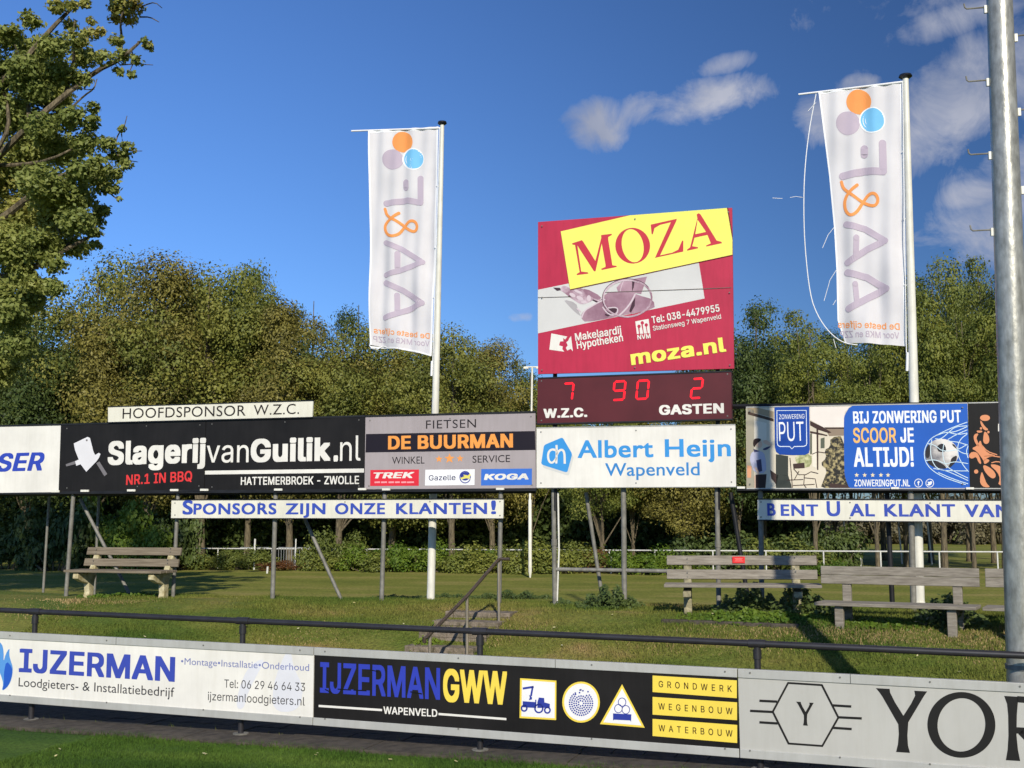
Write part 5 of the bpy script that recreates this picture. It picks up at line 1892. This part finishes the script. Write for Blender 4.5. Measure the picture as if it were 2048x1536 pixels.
TREES = [
    # front row on the left, left to right
    (-70, 50, 500, 1.0, 'green', 'deep green tree at the far left edge, partly in shade under the oak', .3),
    (60, 52, 530, .95, 'green', 'deep green tree just right of the tree at the left edge', 1.0),
    (180, 55, 462, 1.05, 'olive', 'large olive tree directly right of and behind the overhanging oak', 2.2),
    (300, 53, 505, 1.0, 'brown', 'brown tinged tree rising above the word HOOFDSPONSOR', 3.3),
    (408, 54, 484, 1.05, 'olive', 'broad olive tree with a thick pale trunk above the right end of the name board', 4.0),
    (500, 56, 506, .8, 'mid', 'yellowish green tree with upright shoots at the right shoulder of the wood', 5.2),
    (578, 54, 600, .8, 'brown', 'brown tinged tree right after the shoulder of the wood', .7),
    (680, 53, 615, .85, 'olive', 'olive tree left of the left banner above the grey board', 1.9),
    (786, 55, 600, .8, 'brown', 'brownish tree with straight trunk behind the lower end of the left banner', 2.8),
    (905, 53, 620, .75, 'olive', 'olive tree directly right of the left flagpole', 3.9),
    (985, 56, 680, .65, 'brown', 'lower brownish tree between the left flagpole and the billboard', 4.7),
    (1060, 58, 710, .6, 'thin', 'loose crowned tree at the left edge of the billboard', 5.5),
    # gap behind billboard
    (1203, 51, 765, .55, 'mid', 'slender tree with pale trunk under the left half of the supermarket board', .5),
    (1264, 53, 790, .5, 'thin', 'thin trunked tree under the middle of the supermarket board', 1.5),
    (1366, 52, 765, .6, 'brown', 'small brownish tree under the right half of the supermarket board', 2.5),
    (1470, 54, 590, .7, 'dark', 'dark green tree directly right of the billboard', 3.5),
    (1520, 57, 575, .7, 'dark', 'taller dark green tree a little right of the billboard', 4.5),
    (1625, 52, 612, .62, 'thin', 'loose green tree with bare lower trunk left of the right banner', 5.5),
    (1700, 56, 665, .6, 'thin', 'loose tree showing sky through it below the right banner', .9),
    (1746, 52, 650, .55, 'thin', 'see-through tree with dark trunk at the foot of the right banner', 1.8),
    (1800, 57, 690, .5, 'mid', 'olive green tree beside the lower part of the right flagpole', 2.9),
    (1878, 53, 512, .62, 'mid', 'tall pointed green tree between right flagpole and mast', 3.8),
    (1935, 52, 600, .5, 'thin', 'thin autumnal tree between the pointed tree and the mast', 4.2),
    (1998, 54, 500, .6, 'thin', 'tall loose crowned tree behind the mast', 5.0),
    (2090, 53, 530, .7, 'mid', 'green tree at the right edge behind the mast', .2),
    # second row filling the gaps
    (40, 64, 500, 1.2, 'green', 'deep green tree of the back row behind the oak', 1.1),
    (235, 66, 466, 1.0, 'green', 'green tree of the back row peeping over the wood beside the oak', 2.1),
    (345, 67, 500, 1.0, 'olive', 'olive tree of the back row above the middle of the left wood', 3.1),
    (455, 66, 520, .9, 'mid', 'green tree of the back row behind the shoulder of the wood', 4.1),
    (530, 68, 590, .9, 'olive', 'olive tree of the back row right of the shoulder of the wood', 5.1),
    (622, 64, 542, .75, 'green', 'dark green round tree in the dip left of the left banner', .6),
    (716, 65, 552, .75, 'green', 'dark green round tree touching the left edge of the left banner', 1.6),
    (850, 68, 620, .9, 'green', 'green tree of the back row behind the left flagpole', 2.6),
    (935, 67, 650, .7, 'olive', 'olive tree of the back row between the flagpole and the billboard', 3.6),
    (1030, 66, 690, .7, 'green', 'green tree of the back row near the billboard edge', 4.6),
    (1120, 66, 740, .8, 'green', 'green tree of the back row behind the left part of the scoreboard', 5.6),
    (1440, 66, 660, .8, 'green', 'green tree of the back row behind the right edge of the billboard', .4),
    (1560, 68, 690, .7, 'dark', 'dark tree of the back row in the low gap right of the billboard', 1.4),
    (1490, 66, 640, .7, 'dark', 'dark tree of the back row showing just right of the billboard', .7),
    (1600, 64, 650, .6, 'mid', 'mid green tree of the back row left of the lower right banner', 2.3),
    (1665, 66, 690, .6, 'dhigh', 'dark tree of the back row behind the loose tree left of the banner', 3.3),
    (1760, 67, 680, .7, 'dhigh', 'dark tree of the back row just left of the right flagpole', 4.3),
    (1850, 64, 590, .6, 'dhigh', 'dark tree of the back row right of the right flagpole', 5.3),
    (1925, 66, 600, .6, 'dhigh', 'dark tree of the back row behind the autumnal tree', .3),
    (1975, 64, 560, .6, 'mid', 'mid green tree of the back row beside the mast', 1.3),
    (2060, 66, 560, .8, 'dhigh', 'dark tree of the back row beyond the mast', 2.4),
    (-60, 66, 600, 1.2, 'dark', 'dark tree of the back row beyond the left edge', 1.9),
]
for px, s, yt, wd, var, lab, rot in TREES:
    tree(px, s, yt, wd, var, lab, rot)

# --- the near oak at the upper left, reaching in from outside the frame
OD = 24.0


def ob(px, py, r_, dd=0.):
    p = CAM + ray(px, py) * (OD + dd)
    return (p.x, p.y, p.z, r_ / F * (OD + dd))


ro = random.Random(12)
OB = []
rows = [(20, 70, 30), (62, 40, 26), (70, 100, 34), (110, 14, 20), (140, 10, 18), (170, 8, 14), (48, 130, 40), (238, 12, 26), (268, 10, 22), (232, 40, 16), (258, 36, 20),
        (140, 48, 18), (182, 42, 12), (150, 78, 26), (184, 70, 20), (202, 62, 12), (105, 95, 34), (232, 82, 18), (298, 92, 13), (288, 80, 10), (240, 112, 20), (275, 120, 14), (210, 118, 22),
        (236, 142, 14), (262, 148, 11), (170, 110, 30), (120, 140, 40), (60, 170, 48), (0, 150, 50), (160, 160, 26), (110, 190, 40), (20, 230, 56), (80, 250, 46), (140, 235, 34),
        (185, 215, 16), (180, 250, 20), (190, 235, 12), (60, 300, 52), (120, 300, 46), (170, 290, 30), (215, 288, 22), (246, 258, 10), (256, 296, 18), (240, 312, 24), (250, 330, 16), (200, 330, 30),
        (160, 340, 34), (228, 350, 22), (205, 372, 22), (224, 378, 16), (240, 398, 7), (10, 350, 60), (80, 370, 56), (140, 390, 40), (170, 400, 26), (190, 350, 24), (40, 430, 56), (110, 440, 46), (160, 440, 30), (186, 462, 20),
        (10, 480, 60), (80, 490, 50), (140, 490, 30), (40, 545, 40), (0, 590, 40), (110, 530, 26), (70, 570, 26), (190, 490, 14), (20, 630, 50), (-10, 720, 56), (30, 690, 44), (60, 600, 40), (110, 575, 30), (-40, 600, 60), (30, 500, 50), (150, 440, 40), (190, 440, 22), (205, 420, 18), (100, 400, 50), (-60, 200, 70), (-70, 350, 80), (-70, 480, 70), (-60, 80, 60),
        (-160, 250, 100), (-170, 420, 100), (-150, 80, 90), (-260, 300, 110), (60, -60, 40), (130, -60, 40), (-20, -60, 60), (-120, -80, 80), (200, -50, 40), (260, -40, 34), (-260, 120, 110), (-360, 380, 110), (-400, 200, 120), (-520, 300, 130), (-520, 120, 130), (-640, 220, 130), (-640, 400, 120), (-700, 60, 120), (-780, 260, 120), (-360, 40, 120), (-480, 470, 100), (90, -140, 60), (-60, -180, 80)]
for x_ in range(-900, -140, 110):  # unseen crown outside the frame, added to shade the wood's left end
    for y_ in (-700, -590, -480, -370, -270, -160, 20, 160):
        if abs(x_ + 500) + abs(min(0, y_ + 200)) * .8 < 640:
            rows.append((x_ + ro.uniform(-30, 30), y_ + ro.uniform(-30, 30), ro.uniform(90, 125)))
for x, y, r_ in rows:
    big = r_ > 28
    OB.append(ob(x, y, r_ * .7 if big else r_ * .72, ro.uniform(-1.2, 1.2) if big else ro.uniform(-.5, .5)))
    if big:
        OB.append(ob(x + ro.uniform(-15, 15), y + ro.uniform(-15, 15), r_ * .7, ro.uniform(1.2, 3.2)))
OKB = CAM + ray(-150, 1170) * OD
OKB.z = gz(OKB.dot(NRM)) - .1
r = root('oak_tree', OKB, 'large oak reaching in from the upper left with ragged branches against the sky', 'tree')
NEARB = [b for b in OB if 1024 + F * b[0] / b[1] > -140 and b[2] < 15]
FARB = [b for b in OB if not (1024 + F * b[0] / b[1] > -140 and b[2] < 15)]
vv = []
for bl_, n_, sz_ in ((NEARB, 125000, .105), (FARB, 60000, .24)):
    tmp = crown('tmp', [(b[0] - OKB.x, b[1] - OKB.y, b[2] - OKB.z, b[3]) for b in bl_], n_, sz_, LEAF_OAK, 77, 1.4, 2.1, .6)
    arr_ = np.empty(len(tmp.vertices) * 3, dtype=np.float32)
    tmp.vertices.foreach_get('co', arr_)
    vv.append(arr_.reshape(-1, 3))
    bpy.data.meshes.remove(tmp)
cm = card_mesh('crown', np.concatenate(vv), LEAF_OAK)
o = bpy.data.objects.new('crown', cm)
o.parent = r
C.objects.link(o)


def op(px, py, dd=0.):
    return CAM + ray(px, py) * (OD + dd)


mbt = MB()
mbt.tube([OKB, OKB + V((.05, 0, 1.2)), op(-140, 800), op(-120, 560), op(-110, 300), op(-90, 60), op(-80, -150)], [.5, .36, .32, .28, .2, .13, .06], 14)
part('trunk', mbt, BARK, r, smooth=True)
br = MB()
for pts, r0 in (([(-120, 420), (-20, 330), (60, 250), (130, 190), (192, 142), (240, 120), (262, 100), (280, 84)], .085),
                ([(-115, 520), (0, 440), (90, 370), (170, 330), (236, 310)], .10), ([(-120, 600), (-20, 560), (60, 540), (130, 500), (186, 470)], .09),
                ([(-110, 300), (-40, 200), (40, 130), (100, 60), (150, 10)], .10), ([(130, 190), (150, 120), (144, 80), (150, 40)], .04), ([(240, 120), (244, 80), (240, 44), (250, 6)], .035),
                ([(60, 250), (50, 160), (30, 90)], .05), ([(-115, 420), (-60, 380), (10, 280), (20, 230), (0, 160)], .07), ([(192, 142), (160, 168), (140, 150)], .025),
                ([(144, 214), (170, 190), (188, 178), (194, 158)], .022), ([(188, 178), (176, 180), (160, 176)], .01), ([(262, 100), (270, 118), (258, 146)], .016), ([(276, 84), (290, 80), (300, 92)], .016),
                ([(250, 26), (290, 10), (310, 4), (324, 16)], .014), ([(280, 34), (300, 34), (318, 44)], .016), ([(282, 20), (292, 22)], .01), ([(236, 310), (252, 300), (264, 302), (284, 302)], .014),
                ([(230, 290), (236, 268), (248, 256), (254, 232)], .014), ([(243, 268), (245, 284)], .01), ([(264, 322), (276, 324)], .008), ([(240, 130), (270, 128), (306, 130)], .012),
                ([(90, 370), (100, 420), (120, 470)], .04), ([(170, 330), (200, 370), (236, 400)], .03), ([(130, 500), (150, 460), (190, 455)], .03), ([(-20, 330), (40, 330), (100, 320), (160, 290)], .05)):
    pts = dens_line(pts, 0, smooth=1)
    br.tube([op(x, y, .3 * math.sin(i * .9)) for i, (x, y) in enumerate(pts)], [r0 * (1 - .75 * i / (len(pts) - 1)) + .004 for i in range(len(pts))], 7)
part('branches', br, BARK, r, smooth=True)

# --- shrubs and hedge at the far side of the field
SHV = {}


def shrub_variant(key, m, seed, n, size, flatn=.8):
    rr = random.Random(seed)
    bl = [(rr.uniform(-1, 1), rr.uniform(-.6, .6), rr.uniform(.15, .8), rr.uniform(.25, .5)) for _ in range(16)]
    cm = crown('foliage', bl, n, size, m, seed)
    mb = MB()
    for i in range(9):
        b = bl[i]
        mb.tube([(b[0] * .3, b[1] * .3, -.05), (b[0] * .7, b[1] * .7, b[2] * .5), b[:3]], [.03, .02, .008], 5)
    tm = mesh('stem', mb.v, mb.f, BARK, True)
    SHV[key] = (cm, tm)


shrub_variant('olive', LEAF_MID, 31, 4200, .10)
shrub_variant('green', LEAF_FRESH, 32, 4200, .10)
shrub_variant('rust', LEAF_RUST, 33, 3600, .09)
shrub_variant('grey', LEAF_GREY, 34, 5200, .075)
shrub_variant('deep', LEAF_GREEN, 35, 4200, .12)


def shrub(px, s, ytop, w, key, lab, group='shrubs along the far side of the field', name='shrub', rot=None, cat='shrub', z0=None):
    d = s / (.3223 * (px - 1024) / F + .9466)
    X = (px - 1024) / F * d
    hy = 1035 + .005 * (px - 1024)
    z0 = gz(s) if z0 is None else z0
    H = 2.2 + (hy - ytop) / F * d - z0
    r = root(name, (X, d, z0), lab, cat, group)
    cm, tm = SHV[key]
    for nm, me in (('foliage', cm), ('stem', tm)):
        o = bpy.data.objects.new(nm, me)
        o.parent = r
        o.scale = (w, max(.7, w * .7), H)
        o.rotation_euler = (0, 0, (px * .013) % .7 - .35 + (math.pi if px % 2 else 0))
        C.objects.link(o)
    return r


SHR = [
    # under the left boards: lit green leaves in the shade
    (20, 47, 1040, 2.0, 'deep', 'dark shaded shrub at the left edge below the white board'),
    (120, 46, 1000, 1.8, 'deep', 'dark shrub behind the leftmost thick sign post'),
    (225, 47, 990, 1.7, 'green', 'bright green leafy shrub behind the left bench'),
    (275, 46, 1040, 1.5, 'green', 'bright green shrub above the right half of the left bench'),
    (300, 47, 1070, 1.3, 'rust', 'rusty shrub right behind the back of the left bench'),
    (345, 48, 1020, 1.4, 'deep', 'dark shrub between the bench and the thick pale trunk'),
    (375, 49, 1110, .9, 'rust', 'low reddish shrub at the foot of the thick pale trunk'),
    (450, 49, 1100, 1.3, 'olive', 'low olive shrub between the trunks and the bar fence'),
    (500, 49, 1092, 1.2, 'olive', 'low olive shrub before the left end of the bar fence'),
    (575, 48.8, 1115, 1.2, 'rust', 'low rusty ground shrub at the foot of the bar fence'),
    (665, 49.5, 1062, 1.3, 'olive', 'tall olive shrub at the right end of the bar fence'),
    (700, 49, 1100, 1.3, 'olive', 'olive shrub right of the bar fence'),
    (745, 49, 1088, 1.3, 'green', 'green shrub left of the post beside the flagpole'),
    (800, 49, 1100, 1.4, 'olive', 'olive shrub left of the white flagpole base'),
    (842, 49, 1082, 1.2, 'green', 'green shrub just behind the white flagpole base'),
    (905, 49, 1095, 1.5, 'green', 'green shrub right of the white flagpole base'),
    (955, 49, 1090, 1.4, 'olive', 'olive shrub before the handrail top'),
    (1010, 49, 1105, 1.4, 'olive', 'yellowish shrub behind the handrail top post'),
    (1085, 48.5, 1085, 1.4, 'olive', 'yellow green shrub between white lamp pole and grey post'),
    (1150, 49, 1095, 1.5, 'olive', 'olive shrub between the supermarket board posts, left one'),
    (1195, 49.5, 1100, 1.3, 'rust', 'brownish shrub between the supermarket board posts, right one'),
    (1290, 49, 1098, 1.2, 'green', 'round green shrub left of the plaque bench'),
    (1340, 49, 1112, 1.2, 'green', 'green shrub behind the left end of the plaque bench'),
    (1420, 51.5, 1072, 1.6, 'deep', 'dark shrub behind the middle of the plaque bench'),
    (1500, 52, 1080, 1.7, 'deep', 'dark shrub behind the plaque bench near the slogan board post'),
    (1570, 52, 1082, 1.6, 'olive', 'olive shrub behind the right half of the plaque bench'),
    (1650, 53, 1060, 1.3, 'deep', 'dark shrub at the edge of the open view on the right'),
    (1640, 49, 1125, .9, 'green', 'low green shrub above the right end of the plaque bench'),
]
for a in SHR:
    shrub(*a)
for i, (px, s, yt, w, lab) in enumerate([
        (1715, 80, 1020, 3.0, 'grey brown bush in the open view under the slogan board, leftmost'), (1755, 84, 1004, 3.2, 'tallest grey brown bush of the open view'),
        (1805, 80, 1030, 3.0, 'grey brown bush left of the right flagpole foot'), (1850, 86, 1022, 2.6, 'grey brown bush right of the right flagpole foot'),
        (1885, 80, 1004, 3.0, 'grey green bush behind the ivy clad trunk'), (1940, 84, 1002, 3.4, 'wide grey brown bush left of the mast'),
        (1990, 80, 1015, 3.2, 'grey brown bush touching the mast'), (2060, 82, 1005, 3.4, 'grey brown bush right of the mast'), (1680, 86, 1050, 2.6, 'low grey bush at the left of the open view')]):
    shrub(px, s + 26, yt, w * 1.3, 'grey', lab, 'grey brown bushes in the open view on the right')
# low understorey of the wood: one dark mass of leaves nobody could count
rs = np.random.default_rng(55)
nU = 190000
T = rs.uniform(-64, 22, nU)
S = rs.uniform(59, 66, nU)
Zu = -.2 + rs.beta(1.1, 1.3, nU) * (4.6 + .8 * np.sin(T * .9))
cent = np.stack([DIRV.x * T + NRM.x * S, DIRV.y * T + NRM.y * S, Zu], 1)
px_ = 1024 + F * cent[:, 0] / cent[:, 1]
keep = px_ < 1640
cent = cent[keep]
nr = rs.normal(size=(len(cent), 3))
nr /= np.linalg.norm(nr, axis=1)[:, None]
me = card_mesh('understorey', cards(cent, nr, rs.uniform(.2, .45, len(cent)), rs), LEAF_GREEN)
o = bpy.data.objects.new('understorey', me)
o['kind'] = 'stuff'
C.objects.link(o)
# distant belt of trees closing the horizon
nD = 60000
X = rs.uniform(-180, 220, nD)
Y = rs.uniform(210, 250, nD)
hmax = 3.4 + 1.4 * np.sin(X * .12) + 1.0 * np.sin(X * .31 + 1)
cent = np.stack([X, Y, -.2 + rs.beta(1.5, 1.4, nD) * hmax], 1)
nr = rs.normal(size=(nD, 3))
nr /= np.linalg.norm(nr, axis=1)[:, None]
me = card_mesh('distant_wood', cards(cent, nr, rs.uniform(.7, 1.5, nD), rs), LEAF_GREY)
o = bpy.data.objects.new('distant_wood', me)
o['kind'] = 'stuff'
C.objects.link(o)


# --- nettles at the posts


def weeds(x0, x1, y, hgt, n, lab, seed, m=LEAF_GREEN, depth=.5):
    rs_ = np.random.default_rng(seed)
    a, b = gp(x0, y), gp(x1, y)
    c = (a + b) / 2
    wv = b - a
    wv.z = 0
    dv = V((-wv.y, wv.x, 0)).normalized()
    u = rs_.normal(0, .27, n).clip(-.6, .6)
    k = rs_.normal(0, .45, n)
    env = np.exp(-(u * 2.2) ** 2) * (.7 + .3 * np.sin(u * 25 + seed))
    z = rs_.uniform(.05, 1, n) * hgt * env
    P_ = np.array([[c.x + wv.x * a_ + dv.x * b_ * depth, c.y + wv.y * a_ + dv.y * b_ * depth, 0] for a_, b_ in zip(u, k)])
    P_[:, 2] = np.interp(P_[:, 0] * NRM.x + P_[:, 1] * NRM.y, [p[0] for p in PROF], [p[1] for p in PROF]) + z
    nr_ = rs_.normal(size=(n, 3)) * .5 + np.array([-.2, -.5, .8])
    nr_ /= np.linalg.norm(nr_, axis=1)[:, None]
    me_ = card_mesh('nettle_patch', cards(P_ - np.array(c), nr_, rs_.uniform(.035, .085, n), rs_), m)
    o_ = bpy.data.objects.new('nettle_patch', me_)
    o_.location = c
    label(o_, lab, 'weeds', 'nettle patches at the posts')
    C.objects.link(o_)


weeds(735, 830, 1196, .10, 500, 'flat dark nettle patch at the post left of the flagpole', 1)
weeds(835, 950, 1194, .12, 700, 'low nettle patch round the foot of the left flagpole', 2)
weeds(940, 1105, 1197, .26, 2000, 'long nettle patch behind the top of the handrail', 3)
weeds(1165, 1275, 1213, .34, 1900, 'bushy nettle patch between the two supermarket board posts', 4)
weeds(1440, 1560, 1222, .42, 2400, 'thick dark nettle patch below the middle of the plaque bench', 5)
weeds(1540, 1660, 1226, .40, 2300, 'dark nettle patch behind the right leg of the plaque bench', 6)
weeds(1845, 1955, 1240, .34, 1900, 'dark nettle patch right of the right flagpole', 7)
weeds(1100, 1150, 1208, .08, 200, 'small weed tuft at the grey post with the white conduit', 8)
weeds(1380, 1640, 1236, .10, 1600, 'bright fringe of weeds along the foot of the plaque bench', 9, LEAF_FRESH, .3)
weeds(1650, 1860, 1250, .06, 700, 'short fringe of weeds before the right flagpole', 10, LEAF_FRESH, .25)
weeds(175, 345, 1193, .08, 900, 'short fringe of weeds at the legs of the left bench', 11, LEAF_FRESH, .25)
weeds(820, 880, 1290, .10, 350, 'weed tuft at the left edge of the steps', 12, LEAF_FRESH, .5)

# ------------------------------------------------------------------ far side of the field: rails, bar fence, lamp
FENW = mat('white_fence_paint', (214, 212, 204), rough=.5, var=.15)
FENG = mat('grey_fence_bar', (150, 152, 150), rough=.5, var=.2)
SF = 50.2


def fpt(px, z, s=SF):
    d = s / (.3223 * (px - 1024) / F + .9466)
    return V(((px - 1024) / F * d, d, z))


ff = root('field_railing', fpt(1000, -.2), 'long white tubular railing on the far side of the field', 'railing')
part('rail', MB().tube([fpt(-200, .76), fpt(2400, .76)], .03, 6), FENW, ff)
for px in (250, 380, 440, 547, 665, 735, 858, 985, 1127, 1215, 1305, 1420, 1525, 1639, 1752, 1868, 1983, 2100):
    part('post', MB().tube([fpt(px, -.25), fpt(px, .76)], .03, 6), FENW, ff)
bf = root('bar_fence', fpt(570, -.2, 49.6), 'grey fence of close vertical bars behind the low shrubs on the left', 'fence')
part('rail', MB().tube([fpt(484, .82, 49.8), fpt(545, .82, 49.8)], .025, 6).tube([fpt(560, .82, 49.8), fpt(655, .82, 49.8)], .03, 6).tube([fpt(560, -.05, 49.8), fpt(655, -.05, 49.8)], .02, 6), FENG, bf)
bars = MB()
x = 560
while x < 656:
    bars.tube([fpt(x, -.15, 49.8), fpt(x, .82, 49.8)], .013, 5)
    x += 5.2
part('bars', bars, FENG, bf)
for i, (px, z1, lab) in enumerate(((512, 1.25, 'white marker post sticking up left of the bar fence'), (593, 1.25, 'thin white post in front of the bar fence'),
                                   (1030, .55, 'short white post right of the handrail top'), (1218, .6, 'short white post between the supermarket board posts'),
                                   (538, .1, 'small white stub on the field edge left of the third sign post'))):
    b = fpt(px, -.25, 49.2 if px != 538 else 46)
    o = top('marker_post', MB().tube([b, fpt(px + 1, z1, 49.2 if px != 538 else 46)], .045 if i in (0, 4) else .03, 8), FENW, lab, 'post', 'small white posts beyond the field', smooth=True)
lp_b = V(((1058 - 1024) / F * 47.5, 47.5, -.2))
lp = root('lamp_post', lp_b, 'slim white lamp post with short crossbar beyond the field, left of the billboard', 'lamp post')
t_ = CAM + ray(1064.5, 735) * 47.5
mid_ = CAM + ray(1060, 1000) * 47.5
part('pole', MB().tube([lp_b, lp_b + ZZ * .25, mid_, mid_ + ZZ * .03, t_], [.03, .075, .07, .045, .04], 10), POLEW, lp, smooth=True)
part('crossbar', MB().tube([t_ + V((-.32, 0, .02)), t_ + V((.32, 0, .02))], .03, 8), POLEW, lp)
for sgn in (-1, 1):
    part('lamp_head', MB().box(t_ + V((sgn * .26, -.05, -.02)), V((1, 0, 0)), V((0, 1, 0)), ZZ, .1, .07, .04), POLEW, lp)
for px, y0, lab in ((1684, 1040, 'thin grey pole in the open view left of the ivy trunk'), (1794, 1060, 'thin grey pole in the open view beside the black leaning post'),
                    (1853, 1072, 'thin grey pole right of the right flagpole foot')):
    b = fpt(px, -.25, 62)
    t2 = CAM + ray(px, y0 - 40) * b.y
    top('training_pole', MB().tube([b, t2], .045, 8), FENW, lab, 'pole', 'thin grey poles in the open view', smooth=True)
gl = root('goal', fpt(1690, -.2, 58), 'small white goal frame beyond the far railing, left of the ivy trunk', 'goal')
part('frame', MB().tube([fpt(1672, -.2, 58), fpt(1672, .8, 58), fpt(1712, .8, 58), fpt(1712, -.2, 58)], .035, 6).tube([fpt(1672, .8, 58), fpt(1676, -.2, 59.5)], .02, 6).tube([fpt(1712, .8, 58), fpt(1716, -.2, 59.5)], .02, 6), FENW, gl)
